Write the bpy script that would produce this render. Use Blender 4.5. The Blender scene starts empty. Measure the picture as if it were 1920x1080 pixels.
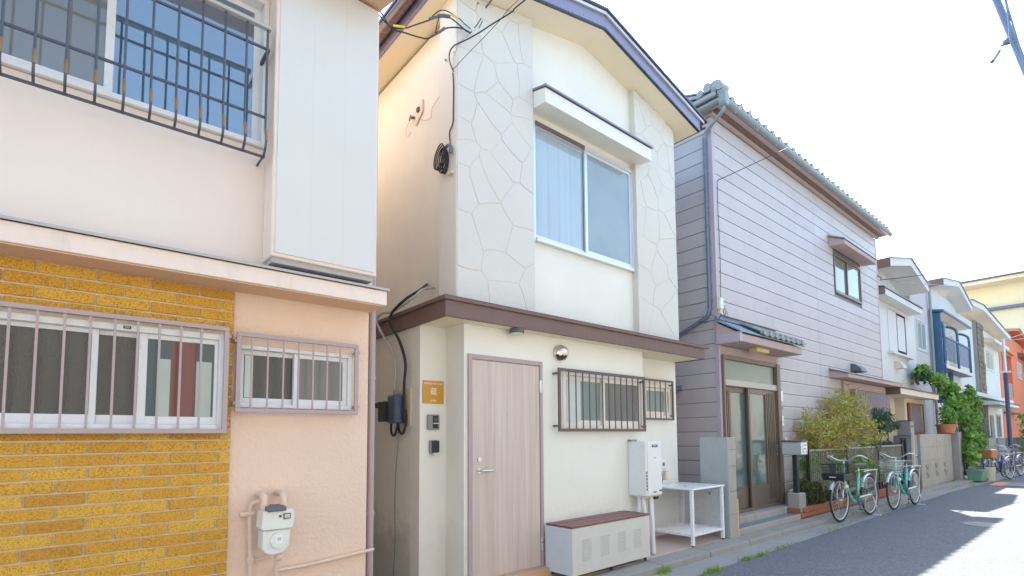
import bpy, bmesh, math, random
from mathutils import Vector, Matrix, noise as mnoise
random.seed(7)
S = bpy.context.scene
COL = S.collection
R = math.radians

# ------------------------------------------------------------------ camera, sky, sun, exposure
cam_d = bpy.data.cameras.new('camera')
cam = bpy.data.objects.new('camera', cam_d); COL.objects.link(cam)
_R = Vector((0.74193442, -0.67038337, -0.01092955)); _U = Vector((-0.03877658, -0.05917783, 0.99749404)); _F = Vector((0.6693502, 0.73965136, 0.06990124))
cam.matrix_world = Matrix(((_R.x, _U.x, -_F.x, 0), (_R.y, _U.y, -_F.y, 0), (_R.z, _U.z, -_F.z, 1.5), (0, 0, 0, 1)))
cam_d.sensor_fit = 'HORIZONTAL'; cam_d.sensor_width = 36
cam_d.lens = 36 * 993.62 / 1920
cam_d.shift_x = -(1024.05 - 960) / 1920; cam_d.shift_y = (751.6 - 540) / 1920
cam_d.clip_start = 0.05; cam_d.clip_end = 2000
S.camera = cam

SUN_DIR = Vector((3.9, 2.35, 6.7)).normalized()
elev = math.asin(SUN_DIR.z); azim = math.atan2(SUN_DIR.x, SUN_DIR.y)
world = bpy.data.worlds.new('World'); S.world = world; world.use_nodes = True
wn = world.node_tree.nodes; wl = world.node_tree.links; wn.clear()
sky = wn.new('ShaderNodeTexSky'); sky.sky_type = 'NISHITA'; sky.sun_disc = False
sky.sun_elevation = elev; sky.sun_rotation = azim; sky.air_density = 1.0; sky.dust_density = 1.0; sky.ozone_density = 1.0
bg = wn.new('ShaderNodeBackground'); bg.inputs['Strength'].default_value = 0.15
wo = wn.new('ShaderNodeOutputWorld'); vm = wn.new('ShaderNodeVectorMath'); vm.operation = 'MULTIPLY'; vm.inputs[1].default_value = (1.0, 1.0, 0.93); wl.new(sky.outputs[0], vm.inputs[0]); wl.new(vm.outputs[0], bg.inputs[0]); wl.new(bg.outputs[0], wo.inputs[0])
sd = bpy.data.lights.new('sun', 'SUN'); sd.energy = 3.8; sd.angle = R(0.5); sd.color = (1, 0.94, 0.82)
sun = bpy.data.objects.new('sun', sd); COL.objects.link(sun)
sun.rotation_euler = (-SUN_DIR).to_track_quat('-Z', 'Y').to_euler(); sun.location = (20, 12, 30)
S.view_settings.view_transform = 'Standard'; S.view_settings.look = 'None'
S.view_settings.exposure = 2.15; S.view_settings.gamma = 1.0; S.view_settings.use_curve_mapping = False

# ------------------------------------------------------------------ materials
def newmat(name):
    m = bpy.data.materials.new(name); m.use_nodes = True
    nt = m.node_tree; p = nt.nodes['Principled BSDF']
    return m, nt, p
def N(nt, t, **kw):
    n = nt.nodes.new(t)
    for k, v in kw.items():
        if hasattr(n, k): setattr(n, k, v)
        else: n.inputs[k.replace('_', ' ')].default_value = v
    return n
def coords(nt, scale=(1, 1, 1), kind='Object'):
    if kind == 'World': o = N(nt, 'ShaderNodeNewGeometry').outputs['Position']
    else: o = N(nt, 'ShaderNodeTexCoord').outputs[kind]
    mp = N(nt, 'ShaderNodeMapping'); mp.inputs['Scale'].default_value = scale
    nt.links.new(o, mp.inputs[0]); return mp.outputs[0]
def mixc(nt, fac, a, b, blend='MIX'):
    m = nt.nodes.new('ShaderNodeMix'); m.data_type = 'RGBA'; m.blend_type = blend
    for sock, v in ((m.inputs[0], fac), (m.inputs[6], a), (m.inputs[7], b)):
        if isinstance(v, bpy.types.NodeSocket): nt.links.new(v, sock)
        elif isinstance(v, (int, float)): sock.default_value = v
        else: sock.default_value = (*v, 1) if len(v) == 3 else v
    return m.outputs[2]
def ramp(nt, src, stops):
    r = nt.nodes.new('ShaderNodeValToRGB'); nt.links.new(src, r.inputs[0])
    e = r.color_ramp.elements
    while len(e) < len(stops): e.new(0.5)
    for k, (pos, c) in enumerate(stops):
        e[k].position = pos; e[k].color = (c, c, c, 1) if isinstance(c, (int, float)) else (*c, 1)
    return r.outputs[0]
def noise(nt, co, scale, detail=4, rough=0.55, dist=0.0):
    n = nt.nodes.new('ShaderNodeTexNoise'); n.inputs['Scale'].default_value = scale
    n.inputs['Detail'].default_value = detail; n.inputs['Roughness'].default_value = rough; n.inputs['Distortion'].default_value = dist
    nt.links.new(co, n.inputs['Vector']); return n.outputs[0]
def bump(nt, p, h, dist, strength=1.0):
    b = nt.nodes.new('ShaderNodeBump'); b.inputs['Distance'].default_value = dist; b.inputs['Strength'].default_value = strength
    nt.links.new(h, b.inputs['Height']); nt.links.new(b.outputs[0], p.inputs['Normal'])
def sc(c, k): return tuple(min(1, x * k) for x in c)

def plaster(name, col, dirt=0.25, dirtcol=(0.25, 0.22, 0.19), bsc=60, bd=0.002, rough=0.9, var=0.08, groove=0.0, low=0.0):
    m, nt, p = newmat(name); co = coords(nt, kind='World')
    n1 = noise(nt, co, 1.3, 5); n2 = noise(nt, co, 9, 6, 0.65)
    c = mixc(nt, n1, sc(col, 1 + var), sc(col, 1 - var))
    st = noise(nt, coords(nt, (4, 4, 0.7), 'World'), 1.6, 7, 0.75)
    f = ramp(nt, st, [(0.52, 0.0), (0.82, dirt)])
    c = mixc(nt, f, c, dirtcol)
    f2 = ramp(nt, n2, [(0.55, 0.0), (0.8, dirt * 0.5)])
    c = mixc(nt, f2, c, sc(col, 0.75))
    if low > 0:      # uneven darker tone towards the foot of the wall
        g = N(nt, 'ShaderNodeNewGeometry'); sx = N(nt, 'ShaderNodeSeparateXYZ'); nt.links.new(g.outputs['Position'], sx.inputs[0])
        ad = N(nt, 'ShaderNodeMath', operation='MULTIPLY_ADD'); nt.links.new(n2, ad.inputs[0]); ad.inputs[1].default_value = -0.9; nt.links.new(sx.outputs[2], ad.inputs[2])
        f3 = ramp(nt, ad.outputs[0], [(0.0, low), (0.35, 0.0)])
        c = mixc(nt, f3, c, dirtcol)
    nt.links.new(c, p.inputs['Base Color']); p.inputs['Roughness'].default_value = rough
    h = noise(nt, co, bsc, 5, 0.65)
    bump(nt, p, h, bd, 0.8); return m
def painted(name, col, rough=0.45, metallic=0.0, var=0.06, bd=0.0004, bsc=40, spec=0.5, dirt=0.12):
    m, nt, p = newmat(name); co = coords(nt, kind='World')
    n1 = noise(nt, co, 6, 5, 0.6); c = mixc(nt, n1, sc(col, 1 + var), sc(col, 1 - var))
    if dirt: c = mixc(nt, ramp(nt, noise(nt, co, 23, 6, 0.7), [(0.55, 0.0), (0.78, dirt)]), c, (0.12, 0.1, 0.085))
    nt.links.new(c, p.inputs['Base Color'])
    rr = ramp(nt, noise(nt, co, 14, 3), [(0.3, max(0, rough - 0.07)), (0.7, min(1, rough + 0.1))]); nt.links.new(rr, p.inputs['Roughness'])
    p.inputs['Metallic'].default_value = metallic; p.inputs['Specular IOR Level'].default_value = spec
    if bd: bump(nt, p, noise(nt, co, bsc, 3), bd)
    return m
def glass(name, col, rough=0.04, spec=0.8, wave=0.0015, wsc=2.5, fine=0.0, finesc=(260, 260, 260), ior=1.6, stripes=None):
    m, nt, p = newmat(name); co = coords(nt, kind='World')
    c = mixc(nt, noise(nt, co, 1.8, 3), sc(col, 1.15), sc(col, 0.8))
    if stripes:
        w = noise(nt, coords(nt, (22, 22, 0.25), 'World'), 1.0, 2); c = mixc(nt, ramp(nt, w, [(0.35, 0.0), (0.65, 1.0)]), c, stripes)
    nt.links.new(c, p.inputs['Base Color']); p.inputs['Roughness'].default_value = rough
    p.inputs['Specular IOR Level'].default_value = spec; p.inputs['IOR'].default_value = ior
    h = noise(nt, co, wsc, 2)
    if fine:
        h2 = noise(nt, coords(nt, finesc, 'World'), 1.0, 2)
        mm = N(nt, 'ShaderNodeMath', operation='MULTIPLY_ADD'); nt.links.new(h2, mm.inputs[0]); mm.inputs[1].default_value = fine; nt.links.new(h, mm.inputs[2]); h = mm.outputs[0]
    bump(nt, p, h, wave); return m

M = {}
M['cream'] = plaster('cream_plaster', (0.80, 0.78, 0.69), dirt=0.04, bd=0.0025, bsc=55, low=0.12)
M['cream_side'] = plaster('cream_side_plaster', (0.80, 0.785, 0.70), dirt=0.07, bd=0.004, bsc=40, low=0.3, dirtcol=(0.13, 0.1, 0.08))
M['cream_soffit'] = plaster('cream_soffit_paint', (0.85, 0.74, 0.54), dirt=0.04, bd=0.0008)
M['stone'] = plaster('cream_stone_facing', (0.665, 0.64, 0.575), dirt=0.04, bd=0.009, bsc=9, var=0.05)
M['joint'] = plaster('stone_joint_mortar', (0.66, 0.62, 0.53), dirt=0.1)
M['peach'] = plaster('peach_render', (0.80, 0.60, 0.455), dirt=0.05, bd=0.010, bsc=38, var=0.05)
M['pinkwall'] = plaster('pale_pink_render', (0.77, 0.665, 0.58), dirt=0.12, dirtcol=(0.5, 0.46, 0.44), bd=0.001)
M['peach_trim'] = plaster('peach_trim_paint', (0.82, 0.69, 0.59), dirt=0.4, dirtcol=(0.3, 0.24, 0.22), bd=0.001)
M['peach_soffit'] = plaster('peach_soffit_paint', (0.78, 0.5, 0.3), dirt=0.1, bd=0.001)
M['whitebox'] = plaster('white_shutter_box_paint', (0.66, 0.66, 0.62), dirt=0.05, bd=0.0005, var=0.03)
M['greysoffit'] = painted('grey_soffit', (0.45, 0.43, 0.42), 0.8)
M['brown_wood'] = plaster('brown_fascia_paint', (0.17, 0.105, 0.085), dirt=0.25, dirtcol=(0.3, 0.24, 0.2), bd=0.001, rough=0.6)
M['brown_gloss'] = painted('brown_coated_steel', (0.13, 0.085, 0.085), 0.22, 0.0, spec=0.9, dirt=0.1)
M['fascia_gloss'] = painted('sky_tinted_brown_steel', (0.22, 0.19, 0.26), 0.32, 0.25, spec=0.9, dirt=0.15)  # brown steel with the sheen of the sky mixed into its base colour
M['dark_edge'] = painted('dark_roof_edge', (0.035, 0.035, 0.05), 0.3)
M['tan_metal'] = painted('taupe_window_bars', (0.42, 0.33, 0.32), 0.5)
M['taupe_pipe'] = painted('taupe_downpipe', (0.42, 0.33, 0.33), 0.35)
M['black_iron'] = painted('weathered_black_iron', (0.085, 0.085, 0.10), 0.35, 0.3)
M['rust_iron'] = painted('rubbed_bronze_iron', (0.28, 0.17, 0.08), 0.45, 0.5)
M['brown_bar'] = painted('brown_window_bars', (0.13, 0.095, 0.08), 0.5)
M['alu'] = painted('satin_aluminium', (0.68, 0.70, 0.73), 0.35, 0.6, var=0.03, bd=0.0001, dirt=0.0)
M['whitealu'] = painted('white_window_frame', (0.74, 0.75, 0.74), 0.4, dirt=0.18)
M['ivoryalu'] = painted('ivory_window_frame', (0.78, 0.73, 0.64), 0.4, dirt=0.15)
M['bronze_alu'] = painted('bronze_door_aluminium', (0.20, 0.155, 0.12), 0.4, 0.3, var=0.03, bd=0, dirt=0.0)
M['silver_brown'] = painted('champagne_aluminium', (0.50, 0.47, 0.42), 0.5, 0.2, var=0.03, bd=0, dirt=0.0)
M['mauve_trim'] = painted('mauve_sheet_trim', (0.48, 0.40, 0.44), 0.45)
M['pink_eave'] = plaster('dusky_pink_eave_paint', (0.47, 0.36, 0.33), dirt=0.2, bd=0.001)
M['gutter'] = painted('grey_green_gutter', (0.24, 0.27, 0.28), 0.35)
M['bluepipe'] = painted('steel_blue_downpipe', (0.15, 0.17, 0.235), 0.3, 0.2, bd=0, dirt=0.0)
M['roof_tile'] = painted('silver_grey_roof_tile', (0.30, 0.32, 0.33), 0.4, bd=0.001, dirt=0.35)
M['teal_tile'] = painted('teal_flashing', (0.20, 0.30, 0.34), 0.4)
M['white_pvc'] = painted('white_pipe_wrap', (0.76, 0.77, 0.78), 0.5, dirt=0.25)
M['ivory_pipe'] = painted('ivory_pipe', (0.72, 0.62, 0.44), 0.5, dirt=0.3)
M['peach_pipe'] = painted('peach_painted_pipe', (0.72, 0.53, 0.40), 0.5, dirt=0.25)
M['meterwhite'] = painted('meter_white', (0.74, 0.75, 0.68), 0.4, dirt=0.12)
M['heaterwhite'] = painted('heater_white', (0.76, 0.77, 0.76), 0.35, dirt=0.1)
M['cagewhite'] = painted('cage_white', (0.82, 0.82, 0.83), 0.3, dirt=0.05)
M['black'] = painted('black_plastic', (0.025, 0.027, 0.03), 0.45)
M['darkgrey'] = painted('dark_grey_plastic', (0.10, 0.105, 0.115), 0.4)
M['midgrey'] = painted('mid_grey_plastic', (0.26, 0.26, 0.25), 0.4)
M['slateblue'] = painted('blue_grey_breaker_box', (0.07, 0.1, 0.15), 0.4)
M['cable_black'] = painted('black_cable', (0.02, 0.02, 0.024), 0.5, bd=0)
M['cable_grey'] = painted('grey_cable', (0.50, 0.47, 0.42), 0.5, bd=0)
M['cable_green'] = painted('green_earth_wire', (0.12, 0.3, 0.16), 0.5, bd=0)
M['yellow'] = painted('yellow_sleeve', (0.85, 0.62, 0.03), 0.4, bd=0)
M['orange_sign'] = painted('ochre_sign', (0.62, 0.31, 0.03), 0.35, bd=0, dirt=0)
M['white_print'] = painted('white_print', (0.85, 0.84, 0.8), 0.5, bd=0, dirt=0)
M['black_print'] = painted('black_print', (0.04, 0.04, 0.04), 0.5, bd=0, dirt=0)
M['chrome'] = painted('polished_steel', (0.66, 0.62, 0.55), 0.24, 0.9, bd=0, dirt=0.15)
M['steel'] = painted('brushed_steel', (0.60, 0.59, 0.57), 0.3, 0.8, bd=0)
M['bench_side'] = painted('storage_bench_side', (0.58, 0.62, 0.66), 0.4, dirt=0.05)
M['bench_front'] = painted('storage_bench_front', (0.62, 0.60, 0.54), 0.45, dirt=0.08)
M['concrete'] = plaster('weathered_concrete', (0.38, 0.355, 0.31), dirt=0.7, dirtcol=(0.15, 0.14, 0.11), bd=0.004, bsc=90, var=0.15)
M['kerb'] = plaster('kerb_concrete', (0.30, 0.28, 0.25), dirt=0.5, dirtcol=(0.16, 0.12, 0.09), bd=0.006, bsc=70, var=0.18)
M['gutterc'] = plaster('gutter_concrete', (0.30, 0.295, 0.285), dirt=0.5, dirtcol=(0.1, 0.1, 0.1), bd=0.005, bsc=80, var=0.2)
M['terrace'] = plaster('pink_terrace_screed', (0.52, 0.40, 0.33), dirt=0.25, bd=0.002)
M['tile_orange'] = plaster('terracotta_riser', (0.58, 0.36, 0.22), dirt=0.2)
M['mint'] = plaster('blue_grey_skim_coat', (0.36, 0.39, 0.38), dirt=0.85, dirtcol=(0.17, 0.21, 0.21), bd=0.004, bsc=8, var=0.35)
M['slab'] = plaster('blue_grey_step_tile', (0.19, 0.23, 0.27), dirt=0.3, bd=0.002)
M['redbrick'] = plaster('red_edging_brick', (0.36, 0.13, 0.07), dirt=0.4, dirtcol=(0.25, 0.2, 0.17), bd=0.004)
M['soil'] = plaster('soil', (0.07, 0.05, 0.035), bd=0.02)
M['terracotta'] = plaster('terracotta_pot', (0.52, 0.2, 0.1), dirt=0.2)
M['greenpot'] = painted('green_planter_plastic', (0.16, 0.32, 0.24), 0.5, dirt=0.3)
M['bluepot'] = painted('blue_planter_plastic', (0.03, 0.22, 0.42), 0.5)
M['bluepaint'] = painted('blue_steel_paint', (0.05, 0.13, 0.24), 0.4)
M['white_h'] = plaster('white_house_render', (0.64, 0.645, 0.63), dirt=0.15)
M['grey_h'] = plaster('grey_house_render', (0.50, 0.49, 0.50), dirt=0.15)
M['beige_h'] = plaster('beige_house_render', (0.70, 0.62, 0.50), dirt=0.25)
M['orange_h'] = plaster('orange_house_render', (0.72, 0.22, 0.12), dirt=0.15)
M['yellow_h'] = plaster('yellow_building_render', (0.82, 0.70, 0.47), dirt=0.08, dirtcol=(0.4, 0.35, 0.3), bd=0.001)
M['darkbrick'] = plaster('dark_split_stone', (0.2, 0.155, 0.12), dirt=0.3, bd=0.03, bsc=9, var=0.4)
M['roofmetal'] = painted('dark_roof_sheet', (0.12, 0.10, 0.11), 0.4)
M['barrel'] = painted('pale_stump_concrete', (0.55, 0.50, 0.42), 0.8, dirt=0.3)
M['wicker'] = painted('orange_wicker', (0.48, 0.2, 0.07), 0.6, bd=0.004, bsc=120)
M['tyre'] = painted('tyre_rubber', (0.04, 0.042, 0.045), 0.7)
M['bike_green'] = painted('seafoam_bicycle_paint', (0.18, 0.55, 0.40), 0.25, 0.2, dirt=0)
M['bike_teal'] = painted('turquoise_bicycle_paint', (0.10, 0.55, 0.55), 0.25, 0.2, dirt=0)
M['bike_navy'] = painted('navy_bicycle_paint', (0.03, 0.05, 0.20), 0.25, 0.2, dirt=0)
M['saddle'] = painted('grey_saddle', (0.16, 0.16, 0.2), 0.5)
M['pole_blue'] = painted('blue_grey_pole_paint', (0.13, 0.165, 0.25), 0.45)
M['pole_navy'] = painted('dark_blue_pole_paint', (0.05, 0.075, 0.14), 0.45)
M['bark'] = plaster('bark', (0.12, 0.085, 0.06), dirt=0.3, bd=0.01, bsc=50)
M['curtain_pale'] = plaster('pale_curtain', (0.62, 0.68, 0.62), dirt=0.05)
M['fence_grey'] = painted('taupe_grey_railing', (0.34, 0.30, 0.24), 0.5)
M['sash_dark'] = painted('dark_grey_frame', (0.2, 0.2, 0.2), 0.4)
M['deckred'] = None
# glass kinds
M['g_sky_tint'] = glass('upper_glass_sky_tint', (0.07, 0.13, 0.20), 0.02, 1.0, 0.0012, 3, ior=2.0)  # blue of the reflected sky is put into the base colour
M['g_grey'] = glass('upper_glass_with_pale_blind', (0.19, 0.20, 0.19), 0.05, 0.7, 0.001, 3)
M['g_dark'] = glass('dark_ribbed_glass', (0.045, 0.047, 0.042), 0.25, 0.6, 0.003, 3, fine=0.9, finesc=(90, 90, 60))
M['g_curtain'] = glass('frosted_glass_pale_green', (0.40, 0.48, 0.43), 0.2, 0.5, 0.001, 3, fine=0.3)
M['g_red'] = glass('frosted_glass_over_red_cloth', (0.17, 0.05, 0.04), 0.22, 0.5, 0.001, 3, fine=0.3)
M['g_greydim'] = glass('frosted_grey_glass', (0.17, 0.17, 0.16), 0.25, 0.5, 0.001)
M['g_cream1'] = glass('upper_cream_house_glass', (0.33, 0.42, 0.46), 0.03, 0.8, 0.0008, 1.5, stripes=(0.37, 0.46, 0.50), ior=1.7)
M['g_cream2'] = glass('upper_cream_house_screened_glass', (0.25, 0.32, 0.33), 0.12, 0.7, 0.0008, 1.5, ior=1.6)
M['g_teal'] = glass('frosted_teal_glass', (0.24, 0.30, 0.28), 0.3, 0.4, 0.001, fine=0.2)
M['g_tealdark'] = glass('dark_teal_frosted_glass', (0.07, 0.11, 0.11), 0.3, 0.4, 0.001, fine=0.2)
M['g_door'] = glass('textured_door_glass', (0.12, 0.17, 0.155), 0.09, 0.9, 0.004, 7, fine=0.2, finesc=(40, 40, 30), ior=1.6)
M['g_transom'] = glass('transom_glass', (0.22, 0.26, 0.22), 0.2, 0.6, 0.001)
M['g_far'] = glass('distant_window_glass', (0.16, 0.20, 0.20), 0.08, 0.8, 0.001)
M['lampglass'] = painted('yellowed_lamp_cover', (0.72, 0.52, 0.2), 0.4)

def wood_mat(name, a, b, scale=(26, 26, 0.7), rough=0.5):
    m, nt, p = newmat(name); co = coords(nt, scale, 'World')
    n1 = noise(nt, co, 1.0, 6, 0.65, 0.3); n2 = noise(nt, coords(nt, (scale[0] * 5, scale[1] * 5, scale[2] * 3), 'World'), 1.0, 4, 0.6)
    c = mixc(nt, ramp(nt, n1, [(0.32, 0.0), (0.68, 1.0)]), a, b)
    c = mixc(nt, ramp(nt, n2, [(0.45, 0.0), (0.7, 0.35)]), c, sc(a, 0.6))
    nt.links.new(c, p.inputs['Base Color']); p.inputs['Roughness'].default_value = rough
    bump(nt, p, n2, 0.0005); return m
M['doorwood'] = wood_mat('greyed_oak_door_film', (0.53, 0.42, 0.35), (0.65, 0.545, 0.465), (13, 13, 0.4))
M['deckred'] = wood_mat('dark_red_bench_slat', (0.16, 0.06, 0.06), (0.24, 0.10, 0.10), (0.8, 30, 30), 0.45)
M['stake'] = wood_mat('raw_timber', (0.62, 0.42, 0.24), (0.72, 0.5, 0.3))

def brick_mat():
    m, nt, p = newmat('glazed_ochre_tile_brick'); co = coords(nt, kind='World')
    oi = N(nt, 'ShaderNodeObjectInfo')
    base = nt.nodes.new('ShaderNodeValToRGB'); nt.links.new(oi.outputs['Random'], base.inputs[0]); e = base.color_ramp.elements
    cols = [(0.0, (0.72, 0.38, 0.035)), (0.3, (0.80, 0.47, 0.06)), (0.55, (0.70, 0.36, 0.035)), (0.8, (0.68, 0.345, 0.035)), (1.0, (0.60, 0.29, 0.03))]
    while len(e) < len(cols): e.new(0.5)
    for k, (q, c) in enumerate(cols): e[k].position = q; e[k].color = (*c, 1)
    sp = noise(nt, co, 105, 3, 0.7)
    c = mixc(nt, ramp(nt, sp, [(0.46, 0.0), (0.60, 0.85)]), base.outputs[0], (0.30, 0.13, 0.015))
    lg = noise(nt, co, 14, 3)
    f = ramp(nt, lg, [(0.4, 0.0), (0.75, 0.55)]); c = mixc(nt, f, c, base.outputs[0])
    sp2 = noise(nt, co, 260, 2, 0.5); c = mixc(nt, ramp(nt, sp2, [(0.66, 0.0), (0.72, 0.6)]), c, (0.9, 0.72, 0.4))
    nt.links.new(c, p.inputs['Base Color']); p.inputs['Roughness'].default_value = 0.42; p.inputs['Specular IOR Level'].default_value = 0.3
    bump(nt, p, noise(nt, co, 150, 3, 0.6), 0.006, 1.0); return m
M['brick'] = brick_mat()
M['mortar'] = plaster('brick_mortar', (0.72, 0.63, 0.48), dirt=0.15, bd=0.002)

def siding_mat():
    m, nt, p = newmat('mauve_metal_siding'); co = coords(nt, kind='World')
    oi = N(nt, 'ShaderNodeObjectInfo')
    c = mixc(nt, oi.outputs['Random'], (0.48, 0.435, 0.43), (0.53, 0.48, 0.475))
    g = noise(nt, coords(nt, (60, 60, 3), 'World'), 1.0, 5, 0.7)
    c = mixc(nt, ramp(nt, g, [(0.4, 0.0), (0.75, 0.25)]), c, (0.63, 0.58, 0.58))
    d = noise(nt, coords(nt, (2.2, 2.2, 1.2), 'World'), 1.0, 6, 0.7)
    c = mixc(nt, ramp(nt, d, [(0.47, 0.0), (0.72, 0.6)]), c, (0.44, 0.385, 0.41))
    nt.links.new(c, p.inputs['Base Color']); p.inputs['Roughness'].default_value = 0.5
    bump(nt, p, noise(nt, coords(nt, (30, 30, 30), 'World'), 1.0, 4, 0.6), 0.0025, 0.8); return m
M['siding'] = siding_mat()

def asphalt_mat():
    m, nt, p = newmat('asphalt'); co = coords(nt, kind='World')
    v = N(nt, 'ShaderNodeTexVoronoi'); v.inputs['Scale'].default_value = 85; nt.links.new(co, v.inputs['Vector'])
    c = mixc(nt, v.outputs['Color'], (0.08, 0.095, 0.115), (0.215, 0.24, 0.275))
    big = noise(nt, co, 0.7, 6, 0.7)
    c = mixc(nt, ramp(nt, big, [(0.35, 0.0), (0.7, 0.5)]), c, (0.15, 0.15, 0.15))
    mid = noise(nt, co, 30, 5, 0.75)
    c = mixc(nt, ramp(nt, mid, [(0.42, 0.0), (0.62, 0.55)]), c, (0.07, 0.08, 0.095))
    c = mixc(nt, ramp(nt, noise(nt, co, 55, 4, 0.7), [(0.58, 0.0), (0.70, 0.6)]), c, (0.36, 0.37, 0.38))
    # pale dust swept to the edge of the road
    cr = noise(nt, coords(nt, (0.5, 3, 1), 'World'), 1.3, 7, 0.75)
    c = mixc(nt, ramp(nt, cr, [(0.55, 0.0), (0.75, 0.35)]), c, (0.22, 0.205, 0.185))
    w = N(nt, 'ShaderNodeTexVoronoi'); w.feature = 'DISTANCE_TO_EDGE'; w.inputs['Scale'].default_value = 0.55
    wc = noise(nt, co, 2.0, 4)
    addv = N(nt, 'ShaderNodeVectorMath', operation='MULTIPLY_ADD'); nt.links.new(co, addv.inputs[2])
    cmb = N(nt, 'ShaderNodeCombineXYZ'); nt.links.new(wc, cmb.inputs[0]); nt.links.new(wc, cmb.inputs[1]); nt.links.new(cmb.outputs[0], addv.inputs[0]); addv.inputs[1].default_value = (0.9, -0.9, 0)
    nt.links.new(addv.outputs[0], w.inputs['Vector'])
    c = mixc(nt, ramp(nt, w.outputs['Distance'], [(0.0, 0.3), (0.008, 0.0)]), c, (0.035, 0.035, 0.04))
    nt.links.new(c, p.inputs['Base Color']); p.inputs['Roughness'].default_value = 0.85
    bump(nt, p, v.outputs['Distance'], 0.006, 1.0); return m
M['asphalt'] = asphalt_mat()
def leaf_mat(name, cols, rough=0.45, trans=0.25):
    m, nt, p = newmat(name)
    g = N(nt, 'ShaderNodeNewGeometry')
    r = nt.nodes.new('ShaderNodeValToRGB'); nt.links.new(g.outputs['Random Per Island'], r.inputs[0]); e = r.color_ramp.elements
    while len(e) < len(cols): e.new(0.5)
    for k, c in enumerate(cols): e[k].position = k / (len(cols) - 1); e[k].color = (*c, 1)
    nt.links.new(r.outputs[0], p.inputs['Base Color']); p.inputs['Roughness'].default_value = rough; p.inputs['Specular IOR Level'].default_value = 0.35
    tr = nt.nodes.new('ShaderNodeBsdfTranslucent'); nt.links.new(r.outputs[0], tr.inputs[0])
    mx = nt.nodes.new('ShaderNodeMixShader'); mx.inputs[0].default_value = trans
    out = nt.nodes['Material Output']; nt.links.new(p.outputs[0], mx.inputs[1]); nt.links.new(tr.outputs[0], mx.inputs[2]); nt.links.new(mx.outputs[0], out.inputs[0])
    return m
M['leaf_nandina'] = leaf_mat('yellow_green_red_tipped_leaves', [(0.30, 0.36, 0.05), (0.46, 0.50, 0.07), (0.20, 0.30, 0.05), (0.62, 0.56, 0.10), (0.58, 0.26, 0.16), (0.40, 0.48, 0.07), (0.62, 0.28, 0.24)])
M['leaf_dark'] = leaf_mat('dark_green_leaves', [(0.05, 0.12, 0.06), (0.08, 0.17, 0.08), (0.04, 0.09, 0.05), (0.13, 0.2, 0.1)])
M['leaf_vine'] = leaf_mat('bright_vine_leaves', [(0.13, 0.30, 0.05), (0.22, 0.44, 0.06), (0.09, 0.21, 0.08), (0.32, 0.50, 0.08), (0.10, 0.20, 0.10)])
M['leaf_mixed'] = leaf_mat('low_shrub_leaves', [(0.08, 0.11, 0.03), (0.13, 0.16, 0.04), (0.10, 0.06, 0.04), (0.05, 0.08, 0.03), (0.2, 0.2, 0.07)])
M['leaf_light'] = leaf_mat('lime_green_leaves', [(0.18, 0.32, 0.04), (0.28, 0.42, 0.07), (0.12, 0.24, 0.04)])
M['grass'] = leaf_mat('kerb_grass', [(0.20, 0.38, 0.04), (0.32, 0.48, 0.07), (0.14, 0.26, 0.04)])

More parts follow.
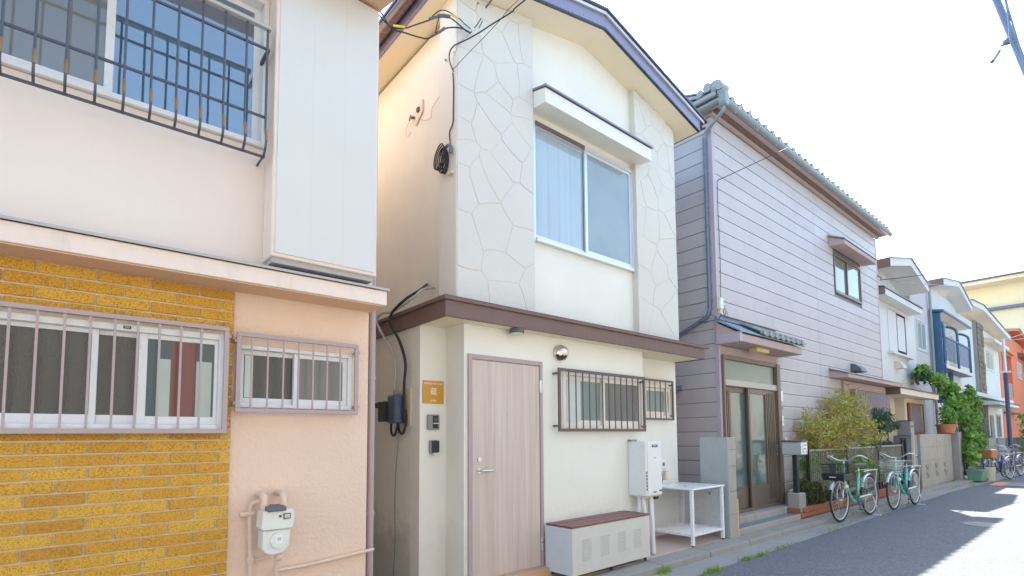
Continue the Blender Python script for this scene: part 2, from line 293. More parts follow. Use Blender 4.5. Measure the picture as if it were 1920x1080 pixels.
# ------------------------------------------------------------------ mesh builder
class MB:
    def __init__(s): s.v = []; s.f = []; s.m = []
    def add(s, vs, fs, mi=0):
        o = len(s.v); s.v += [tuple(v) for v in vs]; s.f += [tuple(i + o for i in f) for f in fs]; s.m += [mi] * len(fs); return s
    def box(s, x0, x1, y0, y1, z0, z1, mi=0):
        x0, x1 = sorted((x0, x1)); y0, y1 = sorted((y0, y1)); z0, z1 = sorted((z0, z1))
        v = [(x0, y0, z0), (x1, y0, z0), (x1, y1, z0), (x0, y1, z0), (x0, y0, z1), (x1, y0, z1), (x1, y1, z1), (x0, y1, z1)]
        return s.add(v, [(3, 2, 1, 0), (4, 5, 6, 7), (0, 1, 5, 4), (1, 2, 6, 5), (2, 3, 7, 6), (3, 0, 4, 7)], mi)
    def hexa(s, v, mi=0):
        return s.add(v, [(3, 2, 1, 0), (4, 5, 6, 7), (0, 1, 5, 4), (1, 2, 6, 5), (2, 3, 7, 6), (3, 0, 4, 7)], mi)
    def prism(s, poly, axis, a, b, mi=0):
        # poly: 2D points; axis 'x': (y,z) extruded in x; 'y': (x,z); 'z': (x,y)
        def P(p, t): return {'x': (t, p[0], p[1]), 'y': (p[0], t, p[1]), 'z': (p[0], p[1], t)}[axis]
        n = len(poly); v = [P(p, a) for p in poly] + [P(p, b) for p in poly]
        ar = sum(poly[i][0] * poly[(i + 1) % n][1] - poly[(i + 1) % n][0] * poly[i][1] for i in range(n))
        f = [tuple(range(n))[::-1], tuple(range(n, 2 * n))] + [(i, (i + 1) % n, (i + 1) % n + n, i + n) for i in range(n)]
        flip = (ar < 0) != (axis == 'y') != (b < a)
        if flip: f = [t[::-1] for t in f]
        return s.add(v, f, mi)
    def tube(s, pts, r, n=8, mi=0, cap=True, closed=False):
        pts = [Vector(p) for p in pts]; k = len(pts)
        rr = r if isinstance(r, (list, tuple)) else [r] * k
        vs = []; prev = None
        for i, p in enumerate(pts):
            if closed: t = pts[(i + 1) % k] - pts[i - 1]
            else: t = pts[min(i + 1, k - 1)] - pts[max(i - 1, 0)]
            t = t.normalized() if t.length > 1e-9 else Vector((0, 0, 1))
            if prev is None:
                a = Vector((0, 0, 1)) if abs(t.z) < 0.9 else Vector((1, 0, 0)); u = t.cross(a).normalized()
            else:
                u = prev - t * prev.dot(t); u = u.normalized() if u.length > 1e-6 else t.orthogonal().normalized()
            prev = u; w = t.cross(u)
            for j in range(n):
                an = 2 * math.pi * j / n; vs.append(p + (u * math.cos(an) + w * math.sin(an)) * rr[i])
        fs = []
        for i in range(k if closed else k - 1):
            a = i * n; b = ((i + 1) % k) * n
            for j in range(n): fs.append((a + j, a + (j + 1) % n, b + (j + 1) % n, b + j))
        if cap and not closed: fs += [tuple(range(n))[::-1], tuple(range((k - 1) * n, k * n))]
        return s.add(vs, fs, mi)
    def cyl(s, a, b, r, n=16, mi=0, r2=None): return s.tube([a, b], [r, r if r2 is None else r2], n, mi)
    def sphere(s, c, r, n=12, m=8, mi=0, sc_=(1, 1, 1)):
        vs = [(c[0], c[1], c[2] + r * sc_[2])]
        for i in range(1, m):
            th = math.pi * i / m
            for j in range(n):
                ph = 2 * math.pi * j / n
                vs.append((c[0] + r * sc_[0] * math.sin(th) * math.cos(ph), c[1] + r * sc_[1] * math.sin(th) * math.sin(ph), c[2] + r * sc_[2] * math.cos(th)))
        vs.append((c[0], c[1], c[2] - r * sc_[2])); fs = []
        for j in range(n): fs.append((0, 1 + j, 1 + (j + 1) % n))
        for i in range(m - 2):
            for j in range(n): a = 1 + i * n; fs.append((a + j, a + n + j, a + n + (j + 1) % n, a + (j + 1) % n))
        a = 1 + (m - 2) * n
        for j in range(n): fs.append((a + j, len(vs) - 1, a + (j + 1) % n))
        return s.add(vs, fs, mi)
    def mesh(s, name, mats, off=(0, 0, 0), bevel=0, smooth=False):
        me = bpy.data.meshes.new(name)
        me.from_pydata([(v[0] - off[0], v[1] - off[1], v[2] - off[2]) for v in s.v], [], s.f)
        mats = mats if isinstance(mats, (list, tuple)) else [mats]
        for m in mats: me.materials.append(M[m] if isinstance(m, str) else m)
        if len(mats) > 1: me.polygons.foreach_set('material_index', s.m)
        if bevel:
            bm = bmesh.new(); bm.from_mesh(me)
            ed = [e for e in bm.edges if len(e.link_faces) == 2 and e.calc_face_angle(0) > 0.6]
            bmesh.ops.bevel(bm, geom=ed, offset=bevel, segments=1, affect='EDGES', clamp_overlap=True)
            bm.to_mesh(me); bm.free()
        if smooth:
            me.polygons.foreach_set('use_smooth', [True] * len(me.polygons))
            if smooth != 'all': me.set_sharp_from_angle(angle=R(40))
        me.update(); return me
    def build(s, name, mats, parent=None, bevel=0, smooth=False, label=None):
        off = parent_world(parent) if parent else (0, 0, 0)
        o = bpy.data.objects.new(name, s.mesh(name, mats, off, bevel, smooth)); COL.objects.link(o)
        if parent: o.parent = parent
        if label: o['label'] = label
        return o
def parent_world(o):
    v = Vector((0, 0, 0))
    while o: v += Vector(o.location); o = o.parent
    return v
def empty(name, loc=(0, 0, 0), parent=None):
    o = bpy.data.objects.new(name, None); COL.objects.link(o); o.empty_display_size = 0.2
    if parent: o.parent = parent
    o.location = Vector(loc) - (parent_world(parent) if parent else Vector((0, 0, 0))); return o
def tag(o, label, cat, group=None, kind=None):
    o['label'] = label; o['category'] = cat
    if group: o['group'] = group
    if kind: o['kind'] = kind
    return o
def thing(name, label, cat, loc=(0, 0, 0), group=None): return tag(empty(name, loc), label, cat, group)
def inst(name, me, parent, loc, rot=(0, 0, 0), scale=(1, 1, 1)):
    o = bpy.data.objects.new(name, me); COL.objects.link(o); o.parent = parent
    o.location = Vector(loc) - parent_world(parent); o.rotation_euler = rot; o.scale = scale; return o
def struct(name, mb, mat, label, bevel=0):
    o = mb.build(name, mat, bevel=bevel); o['kind'] = 'structure'; o['label'] = label; return o
def bez(pts, n=8):
    # Catmull-Rom through the points
    P = [Vector(p) for p in pts]; P = [P[0] * 2 - P[1]] + P + [P[-1] * 2 - P[-2]]; out = []
    for i in range(1, len(P) - 2):
        for k in range(n):
            t = k / n; a, b, c, d = P[i - 1], P[i], P[i + 1], P[i + 2]
            out.append(0.5 * ((2 * b) + (c - a) * t + (2 * a - 5 * b + 4 * c - d) * t * t + (3 * b - a - 3 * c + d) * t ** 3))
    out.append(P[-2]); return out
def sag(a, b, s=0.3, n=24):
    a = Vector(a); b = Vector(b); return [a.lerp(b, i / n) - Vector((0, 0, s * 4 * (i / n) * (1 - i / n))) for i in range(n + 1)]
def text_part(name, txt, size, loc, mat, parent, rot=(math.pi / 2, 0, 0), sx=1.0, ext=0.0006):
    cu = bpy.data.curves.new(name, 'FONT'); cu.body = txt; cu.size = size; cu.align_x = 'CENTER'; cu.align_y = 'CENTER'; cu.extrude = ext; cu.resolution_u = 3
    t = bpy.data.objects.new(name, cu); COL.objects.link(t)
    dg = bpy.context.evaluated_depsgraph_get(); me = bpy.data.meshes.new_from_object(t.evaluated_get(dg))
    bpy.data.objects.remove(t); me.materials.clear(); me.materials.append(M[mat])
    o = inst(name, me, parent, loc, rot, (sx, 1, 1)); return o

# ------------------------------------------------------------------ windows
def wall_open(mb, x0, x1, y0, y1, z0, z1, holes):
    xs_ = sorted({x0, x1} | {h[0] for h in holes} | {h[1] for h in holes}); xs_ = [x for x in xs_ if x0 <= x <= x1]
    for a, b in zip(xs_[:-1], xs_[1:]):
        hs = sorted([(h[2], h[3]) for h in holes if h[0] <= a + 1e-6 and h[1] >= b - 1e-6]); z = z0
        for ha, hb in hs:
            if ha > z: mb.box(a, b, y0, y1, z, ha)
            z = hb
        if z < z1: mb.box(a, b, y0, y1, z, z1)
    return mb
def sliding_window(parent, x0, x1, z0, z1, y, fw=0.035, frame='whitealu', panes=('g_dark', 'g_dark'), split=None, depth=0.07, lw=0.04, name='window', sill=True):
    """two sliding sashes in a frame; y is the wall face, the frame stands a little proud"""
    w = empty(name, ((x0 + x1) / 2, y, z0), parent)
    f = MB(); ya, yb = y - 0.022, y + depth
    f.box(x0, x0 + fw, ya, yb, z0, z1); f.box(x1 - fw, x1, ya, yb, z0, z1)
    f.box(x0 + fw, x1 - fw, ya, yb, z1 - fw, z1); f.box(x0 + fw, x1 - fw, ya - 0.006, yb, z0, z0 + fw)
    f.build('frame', frame, w, bevel=0.003)
    mid = split if split else (x0 + x1) / 2
    a0, a1, b0, b1 = x0 + fw, mid + lw / 2, mid - lw / 2, x1 - fw
    for (p, q, yy, g) in ((a0, a1, y + 0.028, panes[0]), (b0, b1, y + 0.0, panes[1])):
        s = MB(); zb, zt = z0 + fw, z1 - fw
        s.box(p, p + lw, yy, yy + 0.024, zb, zt); s.box(q - lw, q, yy, yy + 0.024, zb, zt)
        s.box(p + lw, q - lw, yy, yy + 0.024, zb, zb + lw * 1.3); s.box(p + lw, q - lw, yy, yy + 0.024, zt - lw, zt)
        s.build('sash', frame, w, bevel=0.002)
        MB().box(p + lw - 0.004, q - lw + 0.004, yy + 0.009, yy + 0.014, zb + lw * 1.3 - 0.004, zt - lw + 0.004).build('pane', g, w)
    b = MB(); b.box(x0 + 0.01, x1 - 0.01, yb - 0.012, yb - 0.002, z0 + 0.01, z1 - 0.01); b.build('blind', 'sash_dark', w)
    return w
def bar_grille(parent, x0, x1, z0, z1, y, bars, mat, fr=0.026, bw=0.006, wall=None, name='window_grille', round_=False):
    g = empty(name, ((x0 + x1) / 2, y, z0), parent)
    f = MB(); d = 0.012
    f.box(x0, x1, y - d, y + d, z1 - fr, z1); f.box(x0, x1, y - d, y + d, z0, z0 + fr)
    f.box(x0, x0 + fr, y - d, y + d, z0 + fr, z1 - fr); f.box(x1 - fr, x1, y - d, y + d, z0 + fr, z1 - fr)
    if wall:
        for xx in (x0 - 0.012, x1 - 0.010):
            for zz in (z0 + 0.05, z1 - 0.07): f.box(xx, xx + 0.022, y - 0.006, wall, zz, zz + 0.022)
    f.build('grille_frame', mat, g, bevel=0.002)
    me = MB().box(-bw, bw, -bw, bw, 0, z1 - z0 - 2 * fr + 0.002).mesh('bar', mat)
    for bx in bars: inst('bar', me, g, (bx, y, z0 + fr - 0.001))
    return g

# ------------------------------------------------------------------ ground
g = MB(); g.add([(-300, -300, -0.03), (300, -300, -0.03), (300, 300, -0.03), (-300, 300, -0.03)], [(0, 1, 2, 3)])
struct('ground', g, 'gutterc', 'bare ground under and around the houses')
g = MB(); nx = 90
xs = [-30 + i * 1.2 for i in range(nx)]
vs = []; fs = []
for i, x in enumerate(xs):
    for j, y in enumerate((-0.95, 1.0, 3.24)):
        bend = max(0, x - 17) * -0.055
        vs.append((x, y + (bend if j == 2 else bend), 0.004 + (0.02 if j == 1 else 0)))
for i in range(nx - 1):
    for j in range(2): a = i * 3 + j; fs.append((a, a + 3, a + 4, a + 1))
g.add(vs, fs); struct('road', g, 'asphalt', 'narrow grey asphalt street in front of the houses')
def gl(x): return max(0, x - 17) * -0.055
g = MB(); vs = []; fs = []
for i, x in enumerate(xs):
    for y, z in ((3.24, 0.0), (3.42, -0.006), (3.6, 0.001)): vs.append((x, y + gl(x), z + 0.002))
for i in range(nx - 1):
    for j in range(2): a = i * 3 + j; fs.append((a, a + 3, a + 4, a + 1))
g.add(vs, fs); struct('gutter_strip', g, 'gutterc', 'stained concrete gutter between the asphalt and the kerb')
k = empty('kerb', (5, 3.6, 0)); k['kind'] = 'structure'; k['label'] = 'worn concrete kerb along the house fronts'
for i in range(-8, 26):
    x0 = i * 1.0 + 0.006; x1 = x0 + 0.988; j = random.uniform(-0.004, 0.004)
    if x0 > 21: break
    m = MB(); y0 = 3.6 + j + gl(x0); y1 = 3.6 + j + gl(x1)
    m.hexa([(x0, y0, -0.02), (x1, y1, -0.02), (x1, y1 + 0.26, -0.02), (x0, y0 + 0.26, -0.02), (x0, y0 + 0.012, 0.072), (x1, y1 + 0.012, 0.072), (x1, y1 + 0.26, 0.082), (x0, y0 + 0.26, 0.082)])
    m.build('kerb_stone', 'kerb', k, bevel=0.012)
# opposite kerb
g = MB().box(-30, 70, -1.2, -0.95, -0.02, 0.09); struct('kerb_opposite', g, 'kerb', 'concrete kerb on the camera side of the street', bevel=0.01)
# terrace of the cream house; left end lengthened to bounce light into the recess
g = MB(); g.hexa([(1.95, 3.87, -0.01), (6.86, 3.87, -0.01), (6.86, 4.6, -0.01), (1.95, 4.6, -0.01), (1.95, 3.87, 0.084), (6.86, 3.87, 0.084), (6.86, 4.6, 0.125), (1.95, 4.6, 0.125)])
struct('terrace', g, 'terrace', 'pink screed apron before the cream house')
g = MB(); g.box(-8, 1.94, 3.87, 7, -0.01, 0.05); g.box(1.95, 2.55, 4.61, 7, -0.01, 0.06); g.box(6.86, 7.2, 4.2, 4.6, -0.01, 0.09)
struct('alley_floor', g, 'gutterc', 'dark concrete strip beside and between the houses')

# road patch with orange ends, manhole
def sheet(name, pts, mat, z, label=None, parent=None, cat=None, kind=None):
    o = MB().add([(p[0], p[1], z) for p in pts], [tuple(range(len(pts)))]).build(name, mat, parent)
    if label: o['label'] = label
    if cat: o['category'] = cat
    if kind: o['kind'] = kind
    return o
M['patch'] = plaster('pale_road_patch', (0.24, 0.23, 0.25), dirt=0.3, bd=0.003)
M['orangepaint'] = plaster('faded_orange_road_paint', (0.62, 0.30, 0.16), dirt=0.3, bd=0.002)
M['roadwhite'] = plaster('worn_white_road_paint', (0.62, 0.61, 0.58), dirt=0.4, bd=0.002)
pt = thing('road_patch', 'pale strip set across the asphalt with faded orange painted ends', 'road marking', (19.6, 2, 0))
def quadbox(mb, pts, z0, z1): mb.hexa([(p[0], p[1], z0) for p in pts] + [(p[0], p[1], z1) for p in pts]); return mb
quadbox(MB(), [(19.55, 2.55), (20.95, 2.55), (20.95, 2.85), (19.55, 2.85)], 0.0, 0.030).build('orange_end', 'orangepaint', pt)
quadbox(MB(), [(19.55, 1.2), (20.95, 1.2), (20.95, 2.55), (19.55, 2.55)], 0.0, 0.028).build('patch_surface', 'patch', pt)
quadbox(MB(), [(19.55, 0.8), (20.95, 0.8), (20.95, 1.2), (19.55, 1.2)], 0.0, 0.030).build('orange_end', 'orangepaint', pt)
mh = thing('manhole_cover', 'small round iron manhole cover set in the asphalt', 'manhole cover', (11.1, 1.72, 0.02))
MB().cyl((11.1, 1.72, 0.0), (11.1, 1.72, 0.024), 0.30, 32).build('rim', 'patch', mh)
m = MB().cyl((11.1, 1.72, 0.0), (11.1, 1.72, 0.027), 0.25, 32)
for i in range(-4, 5):
    for j in range(-4, 5):
        if i * i + j * j < 17: m.box(11.1 + i * 0.05 - 0.016, 11.1 + i * 0.05 + 0.016, 1.72 + j * 0.05 - 0.016, 1.72 + j * 0.05 + 0.016, 0.026, 0.031)
m.build('lid', 'midgrey', mh)

# ------------------------------------------------------------------ peach house (left)
PH = thing('peach_house', 'peach rendered house with ochre glazed brick panel and white shutter box', 'house', (0, 4.2, 0))
w = MB()
wall_open(w, 0.81, 1.75, 4.03, 4.25, 0.03, 2.53, [(0.828, 1.609, 1.73, 2.153)])                  # render to the right of the brick
w.box(1.57, 1.75, 4.25, 11.0, 0.03, 4.95)                  # right flank
wall_open(w, -6.0, 0.81, 4.05, 4.25, 0.03, 2.53, [(-0.998, 0.75, 1.572, 2.198)])
w.box(-6, 1.57, 10.8, 11, 0.03, 4.95)
w.build('lower_wall', 'peach', PH)
w = MB()
# upper wall with an opening for the window x -1.2..0.94  z 3.53..4.6
w.box(0.955, 1.745, 3.955, 4.2, 2.56, 5.0); w.box(-6, -1.3, 3.955, 4.2, 2.56, 5.0)
w.box(-1.3, 0.955, 3.955, 4.2, 2.56, 3.525); w.box(-1.3, 0.955, 3.955, 4.2, 4.62, 5.0)
w.build('upper_wall', 'pinkwall', PH)
c = MB()
c.prism([(3.76, 2.52), (3.76, 2.628), (3.955, 2.68), (4.03, 2.68), (4.03, 2.522)], 'x', -6.0, 1.775)
c.build('canopy', ['peach_trim'], PH, bevel=0.004)
c = MB().prism([(3.742, 2.63), (3.742, 2.648), (3.955, 2.705), (3.955, 2.685)], 'x', -6.0, 1.79); c.build('canopy_flashing', 'greysoffit', PH, bevel=0.002)
MB().box(-6, 1.76, 3.775, 4.025, 2.512, 2.519).build('canopy_soffit', 'peach_soffit', PH)
# shutter box
c = MB().box(0.955, 1.685, 3.75, 3.955, 2.725, 4.83); c.build('shutter_box_trim', 'peach_trim', PH, bevel=0.006)
c = MB()
for a, b in ((0.978, 1.2010), (1.2013, 1.4240), (1.4243, 1.664)): c.box(a, b, 3.741, 3.752, 2.75, 4.82)
c.build('shutter_box_panel', 'whitebox', PH)
MB().box(0.97, 1.67, 3.78, 3.95, 2.69, 2.726).build('shutter_box_base', 'greysoffit', PH)
# eave
e = MB().prism([(3.45, 4.76), (3.45, 4.93), (4.2, 5.30), (4.2, 5.0), (3.9, 4.89)], 'x', -6.5, 1.70)
e.build('eave_soffit', 'peach_soffit', PH, bevel=0.004)
e = MB(); e.prism([(3.38, 4.935), (3.38, 5.0), (7.3, 7.0), (11.3, 5.0), (11.3, 4.93), (7.3, 6.93)], 'x', -6.6, 1.78)
e.build('roof', 'roofmetal', PH)
g_ = MB().prism([(4.2, 4.9), (4.2, 5.3), (7.3, 6.88), (11.0, 5.0), (11.0, 4.9)], 'x', 1.56, 1.748); g_.build('gable_wall', 'peach', PH)
# glazed bricks: each one an object
bk = empty('brick_panel', (0, 4.0, 0), PH)
wall_open(MB(), -6.0, 0.805, 4.012, 4.049, 0.03, 2.525, [(-0.998, 0.75, 1.572, 2.198)]).build('mortar_bed', 'mortar', bk)
BL, BH, PX, PZ = 0.2455, 0.0605, 0.2555, 0.0715
def bmesh_(x): return MB().box(0, x, 0, 0.013, 0, BH).mesh('brick', 'brick', bevel=0.002)
full = bmesh_(BL); short_cache = {}; rest = MB()
zt = 2.505; row = 0; z = zt - BH
WIN = (-1.0, 0.757, 1.64, 2.205)
while z > 0.03:
    x = 0.802; first = (PX * 0.27 if row % 2 else PX * 0.77) - 0.008
    while x > -6.0:
        L = first if x > 0.8 else BL
        x0, x1 = x - L, x; x = x0 - 0.010
        segs = [(x0, x1)]
        if z + BH > WIN[2] and z < WIN[3]:
            segs = []
            if x1 > WIN[1] + 0.02: segs.append((max(x0, WIN[1]), x1))
            if x0 < WIN[0] - 0.02: segs.append((x0, min(x1, WIN[0])))
        for (a, b) in segs:
            yy = 3.999 + random.uniform(-0.0015, 0.0015)
            if a < -0.62: rest.box(a, b, yy, yy + 0.013, z, z + BH); continue
            key = round(b - a, 3)
            if abs(key - BL) < 0.002: me = full
            else: me = short_cache.setdefault(key, bmesh_(key))
            inst('brick', me, bk, (a, yy, z), (random.uniform(-0.004, 0.004), 0, 0))
    z -= PZ; row += 1
o = rest.build('brick_course', 'brick', bk); o['kind'] = 'stuff'
# lower big window (three bays)
wn_ = empty('window', (0, 4.0, 1.57), PH)
f = MB(); X0, X1, Z0, Z1 = -1.0, 0.752, 1.57, 2.20; fw = 0.04
f.box(X1 - 0.035, X1, 3.962, 4.10, Z0, Z1); f.box(X0, X0 + 0.035, 3.962, 4.10, Z0, Z1); f.box(X0 + .035, X1 - .035, 3.962, 4.10, Z1 - fw, Z1); f.box(X0 + .035, X1 - .035, 3.95, 4.10, Z0, Z0 + 0.038)
f.build('frame', 'whitealu', wn_, bevel=0.003)
def sash(p, q, yy, g, lw=0.035, par=wn_, zb=Z0 + .038, zt_=Z1 - fw, mat='whitealu', bot=0.055):
    s = MB(); s.box(p, p + lw, yy, yy + 0.024, zb, zt_); s.box(q - lw, q, yy, yy + 0.024, zb, zt_)
    s.box(p + lw, q - lw, yy, yy + 0.024, zb, zb + bot); s.box(p + lw, q - lw, yy, yy + 0.024, zt_ - lw * 0.9, zt_)
    s.build('sash', mat, par, bevel=0.002)
    MB().box(p + lw - .003, q - lw + .003, yy + 0.009, yy + 0.013, zb + bot - .003, zt_ - lw * 0.9 + .003).build('pane', g, par)
sash(-0.96, -0.39, 4.02, 'g_dark'); sash(-0.40, 0.118, 3.998, 'g_dark', 0.03)
sash(0.09, 0.345, 4.022, 'g_dark', 0.03)
# right sash with red cloth and pale curtains behind the glass
s = MB(); p, q, yy = 0.305, 0.717, 3.985; lw = 0.042
zb, zt2 = Z0 + .038, Z1 - fw
s.box(p, p + lw, yy, yy + .024, zb, zt2); s.box(q - .02, q, yy, yy + .024, zb, zt2); s.box(p + lw, q - .02, yy, yy + .024, zb, zb + .05); s.box(p + lw, q - .02, yy, yy + .024, zt2 - .03, zt2)
s.build('sash', 'whitealu', wn_, bevel=0.002)
gz0, gz1 = zb + .047, zt2 - .027
for a, b, g, zz in ((0.344, 0.405, 'g_tealdark', gz1), (0.405, 0.465, 'g_curtain', gz1 - .12), (0.465, 0.60, 'g_red', gz1), (0.60, 0.685, 'g_curtain', gz1 - .12), (0.685, 0.70, 'g_tealdark', gz1)):
    MB().box(a, b, yy + .009, yy + .013, gz0, zz).build('pane', g, wn_)
    if zz < gz1: MB().box(a, b, yy + .009, yy + .013, zz, gz1).build('pane', 'g_tealdark', wn_)
MB().box(0.225, 0.262, 3.957, 3.963, 2.172, 2.190).build('sticker', 'black_print', wn_)
text_part('sticker_lettering', 'YKK', 0.014, (0.2435, 3.9565, 2.181), 'white_print', wn_)
bar_grille(PH, -1.05, 0.766, 1.552, 2.245, 3.925, [-0.247 - 0.1085 * i for i in range(6, 0, -1)] + [-0.247, -0.140, -0.030, 0.078, 0.186, 0.292, 0.397, 0.505, 0.612, 0.700][:9], 'tan_metal', 0.028, 0.006, wall=4.0)
# small window and grille
sliding_window(PH, 0.826, 1.611, 1.728, 2.155, 4.03, 0.028, 'whitealu', ('g_dark', 'g_greydim'), split=1.215, lw=0.032)
MB().box(0.888, 0.938, 4.050, 4.056, 1.80, 2.09).build('curtain', 'curtain_pale', PH)
bar_grille(PH, 0.815, 1.640, 1.692, 2.228, 3.955, [0.907, 1.007, 1.107, 1.207, 1.307, 1.407, 1.503], 'tan_metal', 0.028, 0.005, wall=4.03)
# upper window
wn2 = empty('window', (0, 3.955, 3.53), PH)
f = MB(); f.box(0.922, 0.954, 3.93, 4.08, 3.53, 4.615); f.box(-1.295, 0.922, 3.92, 4.08, 3.53, 3.565); f.box(-1.295, 0.922, 3.93, 4.08, 4.58, 4.615); f.box(-1.3, -1.265, 3.93, 4.08, 3.565, 4.58)
f.build('frame', 'whitealu', wn2, bevel=0.003)
def sash2(p, q, yy, g): sash(p, q, yy, g, 0.042, wn2, 3.565, 4.58, 'whitealu', 0.05)
sash2(-1.265, -0.50, 4.02, 'g_sky_tint'); sash2(-0.56, 0.125, 3.985, 'g_grey'); sash2(0.085, 0.922, 4.02, 'g_sky_tint')
# bowed iron grille: verticals bulge outwards at the foot
ug = empty('balcony_grille', (0, 3.75, 3.4), PH)
xs_ = [0.905 - 0.123 * i for i in range(18)]
def bar_path(x): return [(x, 3.76, 4.27), (x, 3.76, 3.62), (x, 3.735, 3.53), (x, 3.73, 3.48), (x, 3.75, 3.43), (x, 3.80, 3.395)]
bm_ = MB().tube([(p[0], p[1] - 3.75, p[2] - 3.4) for p in bez(bar_path(0), 4)], 0.0075, 6).mesh('bar', 'black_iron', smooth=True)
rb_ = MB().tube([(p[0], p[1] - 3.75, p[2] - 3.4) for p in bez([(0, 3.745, 3.565), (0, 3.733, 3.52), (0, 3.73, 3.48)], 3)], 0.0095, 6).mesh('rubbed_sleeve', 'rust_iron', smooth=True)
for x in xs_:
    inst('bar', bm_, ug, (x, 3.75, 3.4)); inst('rubbed_sleeve', rb_, ug, (x, 3.75, 3.4))
for z_, y_ in ((4.14, 3.772), (3.66, 3.772), (3.40, 3.80)):
    MB().box(xs_[-1] - 0.03, 0.915, y_ - 0.005, y_ + 0.008, z_ - 0.007, z_ + 0.007).build('rail', 'black_iron', ug)
MB().box(xs_[-1] - 0.05, 0.925, 3.735, 3.775, 4.265, 4.29).build('top_rail', 'greysoffit', ug, bevel=0.003)
MB().box(0.900, 0.910, 3.80, 3.955, 3.394, 3.404).build('bracket', 'black_iron', ug); MB().box(-0.6, -0.58, 3.80, 3.955, 3.39, 3.41).build('bracket', 'black_iron', ug); MB().box(0.905, 0.925, 3.775, 3.955, 4.13, 4.15).build('bracket', 'black_iron', ug)
# downpipe on the right corner
d = MB().tube([(1.812, 4.10, 5.0), (1.812, 4.10, 0.05)], 0.028, 12); d.build('downpipe', 'taupe_pipe', PH, smooth=True)
for z_ in (1.98, 0.9): MB().cyl((1.812, 4.10, z_), (1.812, 4.10, z_ + 0.04), 0.033, 12).box(1.74, 1.80, 4.09, 4.11, z_ + .01, z_ + .03).build('pipe_clip', 'taupe_pipe', PH)

# gas meter
GM = thing('gas_meter', 'white gas meter with grey cap on the peach wall', 'gas meter', (1.05, 3.9, 0.75))
b = MB(); b.prism([(0.965, 0.92), (0.955, 0.94), (0.965, 1.045), (1.145, 1.045), (1.155, 1.03), (1.155, 0.945), (1.142, 0.92)], 'y', 3.80, 3.94)
b.prism([(0.968, 0.917), (0.968, 0.80), (0.995, 0.765), (1.04, 0.755), (1.095, 0.765), (1.13, 0.80), (1.138, 0.917)], 'y', 3.815, 3.93)
b.build('meter_body', 'meterwhite', GM, bevel=0.006)
MB().cyl((1.065, 3.818, 0.85), (1.065, 3.80, 0.85), 0.052, 24).build('dial_cover', 'meterwhite', GM, smooth=True)
MB().box(1.04, 1.085, 3.797, 3.80, 0.83, 0.885).build('data_label', 'white_print', GM)
text_part('label_lettering', '25/30\n4-06', 0.011, (1.063, 3.7965, 0.858), 'black_print', GM)
MB().hexa([(0.985, 3.78, 1.04), (1.10, 3.78, 1.04), (1.10, 3.90, 1.04), (0.985, 3.90, 1.04), (0.985, 3.79, 1.075), (1.10, 3.79, 1.07), (1.10, 3.90, 1.075), (0.985, 3.90, 1.08)]).build('transmitter_cap', 'darkgrey', GM, bevel=0.005)
MB().box(1.085, 1.13, 3.793, 3.80, 0.985, 1.022).build('counter_window', 'darkgrey', GM); MB().box(1.092, 1.123, 3.789, 3.794, 0.993, 1.015).build('counter_display', 'meterwhite', GM)
text_part('counter_digits', '0472', 0.012, (1.108, 3.7885, 1.003), 'black_print', GM)
MB().cyl((1.066, 3.80, 1.006), (1.066, 3.795, 1.006), 0.008, 10).build('screw', 'black', GM)
for x in (0.985, 1.105): MB().tube(bez([(x, 3.87, 1.045), (x, 3.87, 1.11), (x, 3.90, 1.14), (x, 3.96, 1.145), (x, 4.03, 1.14)], 4), 0.022, 10).cyl((x, 3.87, 1.06), (x, 3.87, 1.085), 0.028, 10).build('inlet_elbow', 'peach_pipe', GM, smooth=True)
MB().tube(bez([(0.985, 3.93, 1.10), (0.94, 3.97, 1.08), (0.93, 3.985, 1.0), (0.94, 3.985, 0.7), (0.94, 3.985, 0.06)], 5), 0.016, 10).cyl((0.87, 3.985, 1.015), (0.95, 3.985, 1.015), 0.02, 10).cyl((0.94, 3.985, .73), (0.94, 3.985, .70), .024, 10).build('supply_pipe', 'peach_pipe', GM, smooth=True)
MB().tube([(1.095, 3.90, 0.76), (1.085, 3.92, 0.70), (1.085, 3.95, 0.06)], 0.017, 10).sphere((1.09, 3.905, 0.72), 0.026).build('outlet_pipe', 'peach_pipe', GM, smooth=True)
MB().cyl((0.94, 3.985, 0.70), (1.06, 3.985, 0.715), 0.008, 8).build('tie_pipe', 'peach_pipe', GM)
MB().tube([(1.085, 3.985, 0.615), (1.30, 3.99, 0.617), (1.72, 4.0, 0.648), (1.80, 4.0, 0.655)], 0.013, 10).build('branch_pipe', 'peach_pipe', GM, smooth=True)

# ------------------------------------------------------------------ cream house (middle)
CH = thing('cream_house', 'two storey cream house with stone faced piers and brown canopy', 'house', (4.5, 4.5, 0))
XL, XR = 2.48, 6.70
w = MB()
w.box(XL, 2.767, 4.53, 4.7, 0.03, 2.66)                     # recess left of the door
wall_open(w, 2.767, 5.50, 4.21, 4.53, 0.03, 2.66, [(4.052, 5.478, 1.59, 2.243)])                  # projecting front with the door
wall_open(w, 5.50, XR, 4.53, 4.7, 0.03, 2.66, [(5.922, 6.598, 1.762, 2.238)])                      # recess right
w.build('lower_front_wall', 'cream', CH)
MB().box(XL, 2.66, 4.702, 12.0, 0.03, 2.66).build('lower_side_wall', 'cream_side', CH)
MB().box(2.66, 6.70, 11.8, 12.0, 0.03, 5.9).box(6.5, 6.70, 4.702, 11.8, 0.03, 2.66).build('rear_wall', 'cream_side', CH)
